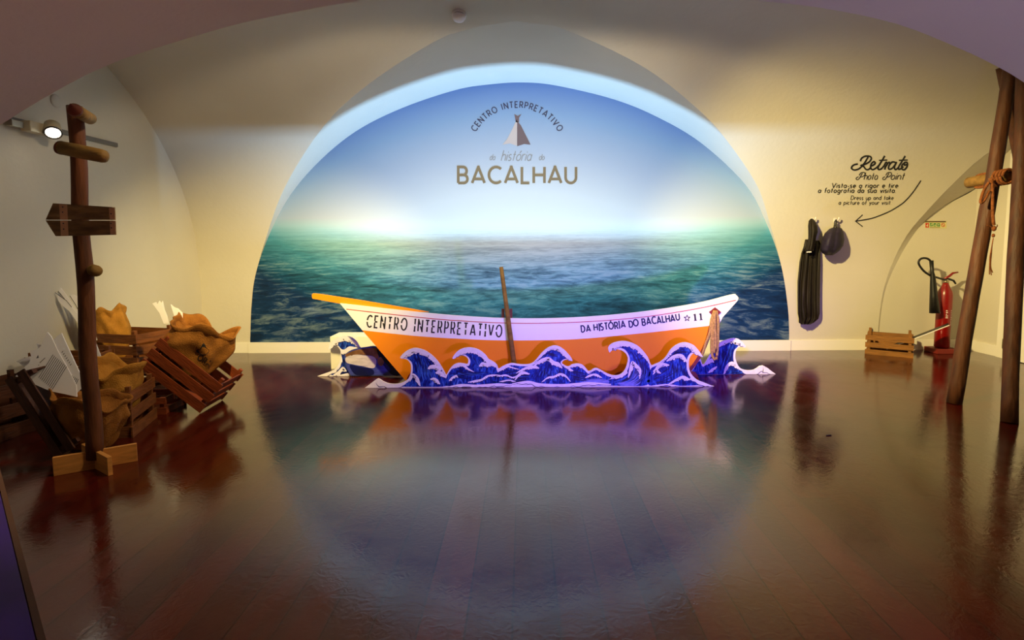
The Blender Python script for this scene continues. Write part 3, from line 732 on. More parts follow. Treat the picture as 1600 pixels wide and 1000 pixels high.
def build_wave(name, label, outline, Y, inks, thick=.012):
    """outline in pixels, left foot first and right foot last; inks = (foam bands, dark streak pairs, light streak pairs, pale ground)"""
    P = wave_outline(outline, Y, 0, 0)
    w3 = [on_y(p.x, p.y, Y) for p in P]
    w3[0].z = .001; w3[-1].z = .001
    for v in w3: v.z = max(v.z, .001)
    o = thing(name, label, 'cutout', ((w3[0].x+w3[-1].x)/2, Y, 0), group='printed wave cutouts around the boat')
    obj('panel', prism(w3, (0, thick, 0)), M['foam'], o)
    lay = lambda k: (lambda x, y: (lambda v: Vector((v.x, v.y, max(v.z, .002))))(on_y(x, y, Y-.0008*k)))
    bands, darks, lights, body, pale = inks
    f1 = lay(1); bm = bmesh.new()
    for bpoly in body: add_poly(bm, [f1(*p) for p in catmull(bpoly, 4, True)])
    obj('blue_water', bm, M['blue'], o)
    if pale:
        bm = bmesh.new()
        for q in pale: add_poly(bm, [lay(1.5)(*p) for p in catmull(q, 4, True)])
        obj('pale_water', bm, M['paleblue'], o)
    bm = bmesh.new()
    for i, (A, B, n, wd) in enumerate(lights): streaks(bm, lay(2), A, B, n, wd, i)
    obj('light_streaks', bm, M['lightblue'], o)
    bm = bmesh.new()
    for i, (A, B, n, wd) in enumerate(darks): streaks(bm, lay(2.5), A, B, n, wd, i+40)
    obj('dark_streaks', bm, M['navy'], o)
    bm = bmesh.new()
    for i, q in enumerate(bands):
        pts, w0, w1 = q[:3]; lb = q[3] if len(q) > 3 else 3.6; dn = q[4] if len(q) > 4 else 1
        foam(bm, lay(3+.1*(i % 5)), pts, w0, w1, lb, .55, dn, i)
        if lb < 7: bubbles(bm, lay(3.05+.1*(i % 5)), pts, w0, w1, dn, i, 0)
    obj('foam_crests', bm, M['foam'], o)
    bm = bmesh.new()
    for i, q in enumerate(bands):                        # dark ink line under each foam band
        pts, w0, w1 = q[:3]; lb = q[3] if len(q) > 3 else 3.6; dn = q[4] if len(q) > 4 else 1
        foam(bm, lay(2.75+.02*(i % 5)), pts, w0+1.2, w1+1.2, lb, .55, dn, i)
        if lb < 7: bubbles(bm, lay(2.77+.02*(i % 5)), pts, w0, w1, dn, i, .75)
    obj('ink_shadow', bm, M['navy'], o)
    return o
body = [
 [(600, 603.5), (622, 602), (636, 598), (642.5, 590), (645, 577), (643, 566), (637, 560.5), (632, 556), (640, 549), (652, 547), (664, 551), (675, 559), (684, 569), (692, 582), (697, 592), (698, 603), (660, 604.5)],
 [(698, 603), (698, 589), (704, 579), (711, 572), (718, 570), (728, 571.5), (733, 571), (735, 564), (732, 558), (725, 553.5), (716, 555), (722, 548), (731, 546), (741, 547), (750, 551), (757, 558), (763, 564), (771, 568), (775, 574), (778, 582), (790, 596), (780, 600), (740, 603)],
 [(770, 598), (780, 580), (790, 573), (800, 570.5), (813, 572), (826, 572), (835, 569), (842, 562), (850, 553), (857, 546), (865, 543), (873, 544), (880, 549), (886, 556), (890, 560), (882, 561), (876, 566), (880, 573), (888, 576), (896, 572), (903, 571), (909, 574), (915, 580), (920, 584), (928, 580), (935, 579), (948, 587), (955, 591), (930, 599), (880, 601), (820, 600)],
 [(935, 601), (952, 593), (965, 591), (975, 586), (982, 575), (984, 562), (981, 552), (974, 545), (962, 542), (956, 543), (958, 538), (966, 536.5), (976, 536), (987, 539), (998, 546), (1009, 559), (1015, 573), (1016, 590), (1010, 602), (975, 603)],
 [(1014, 602), (1016, 578), (1024, 572), (1034, 568), (1043, 560), (1051, 549), (1060, 541), (1071, 538), (1082, 542), (1089, 548), (1081, 550), (1074, 559), (1073, 574), (1077, 587), (1086, 596), (1098, 601), (1060, 603)],
]
bands = [
 ([(626, 559.5), (629, 554), (635, 548.5), (643, 544.8), (651, 544.2), (664, 548), (675, 555.5), (684, 565), (691, 575), (697, 587)], 12, 4.5, 3.4),
 ([(668, 576), (672, 571), (680, 570), (686, 574), (690, 578)], 7, 6), ([(680, 582), (686, 579), (692, 582), (697, 590)], 7, 5),
 ([(672, 592), (678, 590), (684, 593), (688, 600)], 5, 6), ([(640, 596), (644, 584), (650, 586), (655, 593), (657, 603)], 4, 6), ([(588, 596), (600, 600), (616, 602), (634, 599)], 7, 5, 30),
 ([(708, 559.5), (713, 551.5), (720, 546), (730, 543.4), (741, 544.2), (751, 548.5), (758, 555), (763, 562), (771, 565.5), (777, 572)], 11, 5, 3.4),
 ([(748, 572), (753, 566), (760, 567), (768, 566), (776, 573)], 7, 6), ([(704, 576), (710, 570.5), (717, 568), (726, 570), (733, 576), (741, 581)], 6, 2.5),
 ([(731, 597), (742, 594), (752, 592), (760, 587), (770, 585), (782, 586)], 4, 3), ([(701, 595), (706, 589), (713, 586), (716, 590)], 4, 3), ([(700, 604), (720, 600), (745, 601), (780, 599), (800, 601)], 5, 5, 20),
 ([(779, 580), (786, 575), (794, 571.5), (802, 574), (812, 577)], 3.2, 2), ([(776, 588), (790, 585), (801, 589), (810, 585)], 3, 2), ([(780, 596), (795, 593), (806, 596)], 2.6, 2),
 ([(834, 566), (841, 559), (848, 550.5), (856, 543.6), (865, 540.6), (873, 541.6), (881, 546.6), (888, 553), (893, 560), (894, 563.5)], 3, 9, 3.4),
 ([(833, 572), (842, 563), (850, 559), (858, 558), (866, 564), (874, 567), (879, 575)], 6, 7), ([(806, 583), (816, 576), (826, 572), (836, 571), (843, 575)], 3, 6), ([(804, 594), (810, 584), (818, 580), (828, 584)], 3, 5),
 ([(846, 597), (856, 589), (866, 587), (875, 583), (884, 586), (892, 596)], 3, 4), ([(880, 570), (888, 573.5), (896, 579)], 3, 4), ([(890, 573), (897, 569.6), (903, 568.8), (910, 571), (914, 578)], 4, 4),
 ([(914, 590), (922, 585), (932, 584), (941, 590)], 3, 4), ([(920, 581), (928, 577), (934, 576.4), (944, 582)], 2.5, 2.5), ([(800, 599), (825, 595), (845, 599), (880, 600), (920, 597), (955, 600)], 6, 6, 22),
 ([(953, 549.5), (951.5, 544), (956, 538.3), (964, 534.8), (975, 533.6), (987, 536.4), (999, 543.5), (1011, 558), (1017, 571)], 12, 5, 3.4),
 ([(981, 590), (984, 572), (988, 564), (996, 570), (1002, 578), (1000, 592)], 7, 5), ([(956, 589), (966, 588.5), (975, 584), (980, 576)], 3, 4, 8),
 ([(1032, 566), (1041, 558), (1049, 546.4), (1059, 538.4), (1071, 535.6), (1083, 539.8), (1091, 548), (1097, 556.5)], 3, 9, 3.4),
 ([(1041, 564), (1050, 556), (1060, 553), (1068, 555), (1075, 566)], 6, 8), ([(1020, 585), (1026, 572), (1036, 567), (1046, 570)], 4, 6), ([(1020, 580), (1025, 576), (1033, 583)], 5, 4), ([(1044, 600), (1056, 592), (1068, 587), (1079, 593)], 3, 7),
 ([(1078, 590), (1088, 595), (1100, 600), (1108, 602)], 4, 3, 20), ([(1010, 604), (1040, 600), (1062, 603)], 3, 3, 20)]
darks = [([(648, 553), (650, 575), (655, 602)], [(672, 560), (690, 585), (694, 603)], 26, 1.0), ([(700, 588), (720, 592), (760, 596)], [(712, 574), (735, 580), (775, 582)], 16, 1.1), ([(735, 556), (738, 568), (728, 578)], [(756, 560), (764, 572), (758, 588)], 14, 1.0),
 ([(780, 582), (800, 579), (830, 577)], [(780, 598), (812, 598), (840, 596)], 16, 1.6), ([(838, 576), (832, 586), (825, 598)], [(880, 576), (886, 586), (890, 598)], 30, 1.2), ([(850, 556), (860, 550), (868, 552)], [(846, 560), (864, 556), (884, 562)], 6, 2.2), ([(890, 578), (910, 582), (930, 590)], [(890, 592), (915, 596), (945, 596)], 14, 1.4),
 ([(960, 597), (980, 590), (988, 566), (978, 546)], [(990, 603), (1010, 588), (1008, 566), (990, 542)], 26, 1.1), ([(1020, 590), (1034, 576), (1052, 562)], [(1020, 602), (1050, 598), (1072, 590)], 14, 1.3), ([(1044, 566), (1044, 582), (1040, 600)], [(1074, 568), (1074, 582), (1084, 598)], 22, 1.2), ([(1050, 554), (1062, 546), (1074, 547)], [(1048, 558), (1062, 551), (1080, 550)], 6, 2)]
lights = [([(650, 556), (652, 575), (655, 600)], [(676, 570), (680, 585), (688, 600)], 22, 1.1), ([(700, 590), (720, 586), (750, 590)], [(714, 576), (740, 584), (776, 580)], 12, 1.2), ([(738, 558), (740, 570), (734, 582)], [(754, 564), (760, 576), (752, 588)], 9, 1.0), ([(846, 575), (842, 586), (840, 596)], [(876, 576), (878, 586), (880, 596)], 14, 1.1),
 ([(955, 598), (978, 588), (986, 566)], [(1000, 602), (1012, 584), (1006, 562)], 16, 1.2), ([(1050, 568), (1050, 582), (1048, 598)], [(1072, 570), (1070, 582), (1078, 596)], 12, 1.1), ([(784, 580), (810, 580), (836, 580)], [(784, 596), (812, 596), (838, 594)], 10, 1.1)]
pale = [[(965, 600), (985, 590), (992, 574), (1000, 570), (1004, 585), (996, 602)], [(905, 600), (925, 592), (950, 594), (945, 602)]]
build_wave('wave_cutout', 'long row of blue printed waves with white foam in front of the boat', sharp, YF, (bands, darks, lights, body, pale))

YRW = on_z(500, 588).y
right_out = [(1079, 586.5), (1083, 574), (1090, 562), (1094, 559.5), (1098, 569.5), (1103, 565), (1111, 551), (1120, 538.5), (1132.5, 531.5), (1146.5, 528), (1157, 531.5), (1165.5, 542.5), (1156, 541.7), (1151, 546), (1149, 554), (1150, 563), (1155, 573.5), (1164, 578), (1178, 577.8), (1192, 571), (1212, 585)]
build_wave('wave_cutout', 'blue wave cutout standing behind the bow, curling to the right', right_out, YRW, (
 [([(1112, 551), (1121, 539.3), (1133, 532.3), (1146, 529), (1156, 532.3), (1163.5, 540)], 3, 10, 3.6), ([(1130, 586), (1134, 572), (1142, 565), (1150, 568), (1156, 577)], 5, 6), ([(1106, 582), (1112, 576), (1120, 572)], 4, 4), ([(1100, 570), (1106, 564), (1112, 560), (1116, 566)], 5, 5), ([(1160, 579.5), (1180, 579.5), (1193, 573), (1208, 584)], 8, 8, 30)],
 [([(1122, 545), (1118, 565), (1112, 584)], [(1148, 542), (1146, 562), (1142, 580)], 18, 1.3), ([(1136, 584), (1142, 576), (1150, 574)], [(1140, 586), (1160, 585), (1176, 584)], 8, 1.1)],
 [([(1126, 545), (1122, 562), (1118, 582)], [(1144, 545), (1142, 560), (1138, 576)], 10, 1.0)],
 [[(1082, 586), (1086, 573), (1093, 564), (1098, 573), (1104, 568), (1113, 554), (1122, 542), (1134, 536), (1150, 536), (1153, 541), (1147, 548), (1146, 562), (1151, 574), (1160, 580), (1176, 582), (1168, 585), (1120, 586)]], None))
left_out = [(496, 587.6), (517.5, 580), (526, 574), (531, 565), (532.5, 552.5), (530, 544), (524, 539.3), (517.5, 541), (513, 547), (516, 536), (526, 528), (539, 525), (550, 527.5), (557.5, 534), (561, 540), (566, 546), (580, 560), (600, 586)]
build_wave('wave_cutout', 'small pale wave cutout curling left beside the printed cod fish', left_out, YRW, (
 [([(513.5, 546), (517, 536.5), (526, 529), (539, 526), (550, 528.5), (557, 535), (562, 543)], 9, 6, 4), ([(533, 552), (541, 546), (552, 543), (562, 546)], 6, 8), ([(520, 586), (528, 580), (536, 573), (542, 580)], 6, 6), ([(525, 588), (545, 583), (575, 586)], 4, 5), ([(500, 587), (516, 582), (527, 575)], 4, 4, 20)],
 [([(534, 555), (533, 568), (527, 582)], [(540, 555), (545, 568), (548, 584)], 8, 1.4), ([(522, 584), (540, 580), (560, 583)], [(522, 587), (540, 586), (570, 587)], 5, 1.4)],
 [([(536, 556), (536, 570), (532, 582)], [(545, 556), (550, 570), (556, 584)], 6, 1.0)],
 [[(522, 538), (530, 536), (541, 533), (552, 536), (556, 542), (546, 541), (538, 546), (533, 545), (528, 539.5)], [(534, 551), (535, 565), (529, 577), (518, 586), (560, 587), (580, 584), (568, 566), (550, 552)]], None))
# printed cod between that wave and the boat
YFI = YRW-.03
ff = lambda k: (lambda x, y: (lambda v: Vector((v.x, v.y, max(v.z, .002))))(on_y(x, y, YFI-.0008*k)))
fish_out = catmull([(537, 556), (545, 549), (556, 545), (571, 542.5), (586, 541), (598, 550), (612, 566), (630, 586)], 4)+[Vector((630, 587)), Vector((548, 587)), Vector((541, 574))]
w3 = [ff(0)(*p) for p in fish_out]
fo = thing('fish_cutout', 'printed cod fish panel on the floor under the left end of the boat', 'cutout', (on_y(580, 587, YFI).x, YFI, 0))
obj('panel', prism(w3, (0, .012, 0)), M['fishblue'], fo)
def flat(name, polys, m, k, par, fn):
    bm = bmesh.new()
    for q in polys: add_poly(bm, [fn(k)(*p) for p in catmull(q, 5, True)])
    return obj(name, bm, m, par)
flat('back_skin', [[(540, 554), (556, 547), (585, 543.5), (592, 548), (590, 561), (582, 556), (570, 555), (556, 554), (543, 558)]], M['fishbrown'], 1, fo, ff)
flat('belly', [[(541, 558), (556, 554), (570, 555.5), (583, 557), (588, 564), (584, 575), (566, 572), (550, 569), (541, 566)]], M['fishwhite'], 2, fo, ff)
flat('dark_water', [[(547, 570), (562, 573), (582, 577), (582, 586), (558, 586), (549, 578)], [(589, 546), (600, 554), (624, 584), (612, 585), (596, 566)]], M['navy'], 2.5, fo, ff)
flat('gill_spots', [[(590, 562), (595, 558), (600, 566), (596, 572), (591, 569)], [(547, 553), (552, 551), (550, 556)], [(560, 548), (572, 545), (566, 551)]], M['fishbrown'], 3, fo, ff)

# ------------------------------------------------------------------ wall lettering
wl = thing('wall_lettering', 'black script lettering with a curved arrow above the coat hooks', 'lettering', (on_y(1350, 300, YB).x, YB, 1.4))
def fv(x, y):
    p = on_vault(x, y); return p+Vector((0, -.004, -.001))
bm = bmesh.new()                                          # large script word
R = lambda pts, wd=2.6, n=5: ribbon2d(bm, catmull(pts, n), wd, fv)
R([(1356, 245), (1352, 252), (1347, 259), (1341, 264), (1334, 265.5), (1330, 262.5), (1333, 258), (1340, 256)])
R([(1344, 252), (1346, 247), (1352, 244), (1359, 244.5), (1361, 248), (1357, 253.5), (1350, 257), (1345, 258.5), (1349, 260), (1352, 264), (1356, 265), (1361, 261)])
R([(1359, 260), (1364, 258), (1367, 255), (1365, 252.5), (1361, 256), (1360, 262), (1363, 265), (1369, 262), (1375, 256)])
R([(1382, 243.5), (1377, 252), (1372, 260), (1372, 264.5), (1376, 264), (1381, 259)]); R([(1373, 250.5), (1386, 250)], 2)
R([(1381, 259), (1384, 253.5), (1386, 256), (1383, 261), (1382, 265)]); R([(1385, 256), (1389, 253.5), (1390, 256)])
R([(1399, 254), (1394, 253), (1389, 258), (1388, 263.5), (1392, 264), (1397, 259), (1400, 254), (1397, 261), (1399, 265), (1404, 261)])
R([(1414, 243.5), (1409, 252), (1404, 260), (1404, 264.5), (1408, 263), (1411, 260)]); R([(1404, 250.5), (1418, 250)], 2)
R([(1414, 253.5), (1409, 258), (1409, 264), (1413, 265), (1417, 259.5), (1417, 254), (1413, 254), (1413, 258), (1418, 256)])
obj('script_word', bm, M['ink'], wl)
bm = bmesh.new()
R = lambda pts, wd=1.3, n=5: ribbon2d(bm, catmull(pts, n), wd, fv)
for x0, w_ in ((1338, 'hoto'), (1379.5, 'oint')):
    R([(x0+9, 270.5), (x0+6, 276), (x0+3, 280), (x0, 280.5), (x0-.5, 278), (x0+3, 276)]); R([(x0+4, 274), (x0+7, 270), (x0+12, 269.5), (x0+13, 273), (x0+9, 276), (x0+6, 276.5)])
    lay_text(bm, w_, line_path(x0+11.5, 280.5, x0+33, 280.5), 11, 1.2, fv, .95, .18, slant=.32, fit=20.5)
obj('script_line', bm, M['ink'], wl)
for s, x0, x1, y, cap, wd in (('Vista-se a rigor e tire', 1299, 1402, 293.3, 7.2, 1.25), ('a fotografia da sua visita.', 1278, 1399, 301, 7.2, 1.25), ('Dress up and take', 1329, 1395, 312, 6.2, .9), ('a picture of your visit.', 1310, 1392, 319.5, 6.2, .9)):
    bm = bmesh.new(); lay_text(bm, s if s[0] != 'D' else s, line_path(x0, y, x1, y), cap, wd, fv, 1.1, .3, slant=.22, fit=x1-x0); obj('text_line', bm, M['ink'], wl)
bm = bmesh.new()
ribbon2d(bm, catmull([(1438.5, 282), (1432, 292), (1424, 303), (1413, 315), (1402, 323), (1390, 330), (1376, 336), (1360, 341.5), (1337, 345.5)], 6), 1.7, fv)
ribbon2d(bm, [(1347.5, 335.5), (1336.5, 345.5), (1347.5, 354)], 1.5, fv); obj('arrow', bm, M['ink'], wl)

# ------------------------------------------------------------------ coat and hat on hooks
def loft(rows, Yw, n=26, rip=0, freq=7, seed=0):
    """rows: (y, xl, xr, depth) in pixels/metres; a soft hanging volume against the wall at Yw"""
    bm = bmesh.new(); rings = []
    for j, (y, xl, xr, dp) in enumerate(rows):
        ring = []
        for k in range(n):
            f = k/(n-1); x = xl+(xr-xl)*f
            r = rip*(math.sin((f+.10*noise.noise(Vector((f*3, j*.05, seed))))*freq*2*PI+seed+.5*noise.noise(Vector((j*.1, f*2, seed))))*(.4+.8*abs(noise.noise(Vector((f*4+seed, j*.06, 9)))))+.6*noise.noise(Vector((f*5+seed, j*.15, 1)))) if rip else .006*noise.noise(Vector((f*5, j*.6, seed)))
            dd = dp*(.25+.75*math.sqrt(max(0, 1-(2*f-1)**2)))+r
            ring.append(bm.verts.new(on_y(x, y, Yw-.008-max(.004, dd))))
        for k in range(n-1, -1, -3):
            f = k/(n-1); x = xl+(xr-xl)*f; ring.append(bm.verts.new(on_y(x, y, Yw-.008)))
        rings.append(ring)
    m_ = len(rings[0])
    for j in range(len(rings)-1):
        for k in range(m_): bm.faces.new((rings[j][k], rings[j][(k+1) % m_], rings[j+1][(k+1) % m_], rings[j+1][k]))
    bm.faces.new(rings[0]); bm.faces.new(rings[-1][::-1]); bmesh.ops.recalc_face_normals(bm, faces=bm.faces); return bm
def interp_rows(rows, n=4):
    out = []; P = [Vector(r) for r in rows]
    for i in range(len(P)-1):
        for k in range(n): out.append(tuple(P[i].lerp(P[i+1], k/n)))
    out.append(tuple(P[-1])); return out
def hookw(px, py, label):
    p = on_vault(px, py); o = thing('wall_hook', label, 'hook', p)
    obj('plate', box(p+Vector((0, -.004, 0)), (.035, .008, .05), bev=.002), M['plastic'], o)
    obj('peg', tube([p+Vector((0, -.006, -.005)), p+Vector((0, -.06, -.006)), p+Vector((0, -.075, .012)), p+Vector((0, -.076, .028))], .008, 8), M['plastic'], o, True)
    return p
h1 = hookw(1268.5, 344, 'white wall hook carrying the long dark coat'); h2 = hookw(1304.5, 344, 'white wall hook carrying the dark hat')
YC = h1.y-.005
ct = thing('coat', 'long dark oilskin coat hanging on the wall right of the mural', 'coat', on_y(1264, 505, YB-.05))
for i, v in enumerate((0,)): pass
brows = interp_rows([(376, 1268, 1280, .03), (382, 1257, 1283, .06), (395, 1252, 1282, .09), (410, 1249, 1282, .10), (440, 1246, 1281.5, .11), (470, 1246, 1281, .11), (490, 1246.5, 1281, .11), (498, 1248, 1279, .10), (504, 1248, 1272, .09), (507, 1252, 1266, .08)], 4)
obj('coat_body', loft(brows, YB-.03, 48, .024, 4.3), M['coat'], ct, True)
obj('hood', loft(interp_rows([(341.5, 1267, 1269.5, .03), (345, 1263.5, 1273.5, .06), (353, 1262.5, 1277.5, .09), (362, 1262.8, 1278, .10), (372, 1262.8, 1275, .10), (382, 1260.5, 1274, .10), (392, 1258, 1271.5, .09)], 4), YC-.06, 22, .008, 3, 2), M['coat'], ct, True)
obj('strap', loft([(374, 1258, 1263, .03), (378, 1257, 1264, .05), (388, 1255, 1262, .05), (394, 1253.5, 1258, .03)], YC-.02, 10), M['coat'], ct, True)
bm = prism([on_y(x, y, YC-.16) for x, y in ((1260, 393.2), (1267.5, 392.6), (1267.8, 394.4), (1260.2, 394.8))], (0, -.003, 0)); obj('white_tag', bm, M['card'], ct)
ht = thing('hat', 'crumpled dark navy hat hanging from the hook under the arrow', 'hat', on_y(1301, 400, YB-.06))
obj('crown', loft(interp_rows([(355.5, 1301, 1313, .04), (357.5, 1296, 1316, .10), (364, 1289, 1318, .15), (374, 1284, 1319.5, .18), (384, 1282, 1317.5, .18), (391, 1282, 1312.5, .16), (395.5, 1285, 1307, .12), (399, 1290, 1301, .06)], 4), h2.y-.02, 30, .02, 1.6, 5), M['hat'], ht, True)
obj('hanging_loop', tube([on_y(x, y, h2.y-.07) for x, y in ((1303, 357), (1304, 351), (1304.5, 345.5), (1306, 343), (1307, 347), (1306, 353), (1307, 358))], .007, 8), M['black'], ht, True)

# ------------------------------------------------------------------ safety sign
sg = thing('safety_sign', 'small fire safety sign strip with red and green symbols on the wall', 'sign', on_y(1462, 356, YB+.01))
fs = lambda k: (lambda x, y: on_y(x, y, YB+.006-.0006*k))
obj('sign_board', prism([on_y(x, y, YB+.01) for x, y in ((1445.5, 345), (1478.5, 345.4), (1478.5, 356.8), (1445.5, 356.2))], (0, -.004, 0)), M['signpale'], sg)
def quad(x0, y0, x1, y1): return [(x0, y0), (x1, y0), (x1, y1), (x0, y1)]
def flatq(name, polys, m, k, par, fn):
    bm = bmesh.new()
    for q in polys: add_poly(bm, [fn(k)(*p) for p in q])
    return obj(name, bm, m, par)
flatq('header_strip', [quad(1446, 345.4, 1478, 347.4)], M['signbrown'], 1, sg, fs)
flatq('red_symbol', [quad(1446, 348.4, 1451.5, 355.6)], M['signred'], 1, sg, fs)
flatq('red_symbol_mark', [[(1447, 353), (1450, 349.5), (1450, 354.5)]], M['signpale'], 2, sg, fs)
flatq('green_symbols', [quad(1452.8, 348.6, 1457.2, 353.8), quad(1458.6, 348.7, 1463, 353.9), quad(1464.4, 348.8, 1468.8, 354)], M['green'], 1, sg, fs)
flatq('green_symbol_marks', [quad(1454.2, 350, 1455.2, 353.4), quad(1455.6, 349.4, 1456.6, 351), [(1459.6, 353.2), (1461, 349.4), (1462.2, 353.2)], quad(1465.6, 350, 1467.6, 351), quad(1466.2, 351, 1467, 353.4)], M['signpale'], 2, sg, fs)
bm = bmesh.new(); ribbon2d(bm, [(1473.5+2.6*math.cos(a), 351.5+2.6*math.sin(a)) for a in [2*PI*i/16 for i in range(17)]], .9, fs(1)); ribbon2d(bm, [(1471.8, 349.8), (1475.2, 353.2)], .7, fs(1)); obj('ban_symbol', bm, M['signred'], sg)
flatq('caption_line', [quad(1453, 355, 1469, 355.6)], M['signbrown'], 1, sg, fs)

# ------------------------------------------------------------------ fire extinguisher
pe = on_z(1473, 551); pe.y = YB-.17
xe = on_y(1474, 500, pe.y).x; z0 = .055
ex = thing('fire_extinguisher', 'red fire extinguisher with black horn standing against the wall', 'extinguisher', (xe, pe.y, 0))
RE = .072
scz = on_y(1474, 442, pe.y).z
obj('cylinder', lathe([(RE-.012, z0-.0), (RE, z0+.012), (RE, scz-.13), (RE-.008, scz-.09), (RE-.03, scz-.045), (.03, scz-.02), (.026, scz)], (xe, pe.y, 0), 32), M['extred'], ex, True)
obj('valve', lathe([(.026, scz), (.03, scz+.01), (.024, scz+.035), (.016, scz+.05)], (xe, pe.y, 0), 16), M['metal'], ex, True)
T = scz+.04
obj('carry_handle', tube([(xe-.03, pe.y-.01, T), (xe+.03, pe.y-.01, T), (xe+.075, pe.y-.01, T-.015), (xe+.10, pe.y-.01, T-.05)], [.012, .012, .011, .009], 8), M['black'], ex, True)
obj('squeeze_lever', tube([(xe-.03, pe.y-.012, T+.005), (xe+.02, pe.y-.012, T+.03), (xe+.06, pe.y-.012, T+.065), (xe+.115, pe.y-.012, T+.075)], [.012, .013, .012, .008], 8), M['extred'], ex, True)
hy = pe.y-.06
obj('hose', tube(catmull([(xe, pe.y-.01, T-.012)]+[tuple(on_y(x, y, hy)) for x, y in ((1462, 433), (1453, 430), (1443, 423), (1435.5, 412), (1438, 405), (1446, 403.4), (1453, 407), (1455.5, 416))], 6), .011, 10), M['black'], ex, True)
obj('horn', tube([on_y(1455.2, 407, hy), on_y(1456.5, 425, hy-.01), on_y(1457.5, 432, hy-.01), on_y(1459, 462, hy-.02), on_y(1460.5, 489, hy-.03)], [.02, .018, .024, .037, .05], 18), M['black'], ex, True)
bm = bmesh.new()
def ext_fn(a, z): return Vector((xe+(RE+.0015)*math.sin(a), pe.y-(RE+.0015)*math.cos(a), z))
rr = random.Random(4); zb = on_y(1474, 500, pe.y-RE).z
for c_, a0, n_ in ((0, -.42, 5), (1, .28, 9)):
    for i in range(n_):
        z_ = zb+.10-.019*i
        ribbon2d(bm, [(a0+.05*j, z_/1) for j in range(1+rr.randint(3, 6))], .006 if c_ else .009, ext_fn)
obj('label_text', bm, M['card'], ex)
obj('floor_stand', box((xe, pe.y, .027), (.24, .2, .053), bev=.006), M['darkred'], ex)

# ------------------------------------------------------------------ crates
def crate(label, loc, rot, L=.52, W=.36, Hh=.26, m='crate', nsl=3, slat=.07, group='wooden crates', post=.03):
    """origin at the centre of the bottom; long side along local X"""
    o = thing('wooden_crate', label, 'crate', loc, rot, group)
    th = .009; pt = .026
    for sy in (-1, 1):
        bm = bmesh.new()
        for i in range(nsl):
            z = slat/2+i*(Hh-slat)/(nsl-1); add_box(bm, (0, sy*(W/2-th/2), z), (L, th, slat))
        obj('side_panel', bm, M[m], o, world=False)
    for sx in (-1, 1):
        bm = bmesh.new()
        for i in range(nsl):
            z = slat/2+i*(Hh-slat)/(nsl-1); add_box(bm, (sx*(L/2-th/2-.012), 0, z), (th, W-2*th-.001, slat))
        obj('end_panel', bm, M[m], o, world=False)
    for sx in (-1, 1):
        for sy in (-1, 1):
            obj('corner_post', box((sx*(L/2-.012-th-pt/2), sy*(W/2-th-pt/2), (Hh+post)/2), (pt, pt, Hh+post)), M[m], o, world=False)
    bm = bmesh.new()
    for i in range(4): add_box(bm, (0, -W/2+.02+th+.03+i*(W-.10-2*th)/3, .006), (L-2*(.012+th)-.001, .06, .011))
    obj('bottom_boards', bm, M[m], o, world=False)
    return o
RZ = lambda a: Matrix.Rotation(math.radians(a), 3, 'Z')
RY = lambda a: Matrix.Rotation(math.radians(a), 3, 'Y')
RX = lambda a: Matrix.Rotation(math.radians(a), 3, 'X')

# right-hand crate near the extinguisher
pc = on_z(1427, 560); pl = on_z(1351, 553)
ang = math.degrees(math.atan2(pc.y-pl.y, pc.x-pl.x)); Lr = (pc-pl).length; Wr = .30
dirx = Vector((math.cos(math.radians(ang)), math.sin(math.radians(ang)), 0)); diry = Vector((-dirx.y, dirx.x, 0))
cc = (pl+pc)/2+diry*Wr/2; cc.z = 0
crate('light wooden slatted crate on the floor in front of the red extinguisher', cc, RZ(ang), Lr, Wr, .21, 'cratelight', slat=.054, group='slatted wooden crates', post=.045)
bd = thing('board', 'thin dark board with pale edge leaning in the crate by the extinguisher', 'board', cc+Vector((0, 0, .02)))
q0, q1 = cc+dirx*(-.02)+Vector((0, 0, .055)), cc+dirx*.50+Vector((0, 0, .36))
vv = (q1-q0).normalized(); nn = vv.cross(diry).normalized()
obj('panel', prism([q0-diry*.08, q1-diry*.08, q1+diry*.08, q0+diry*.08], nn*.006), M['black'], bd)
obj('edge_strip', prism([q0-diry*.088, q1-diry*.088, q1-diry*.0805, q0-diry*.0805], nn*.008), M['card'], bd)

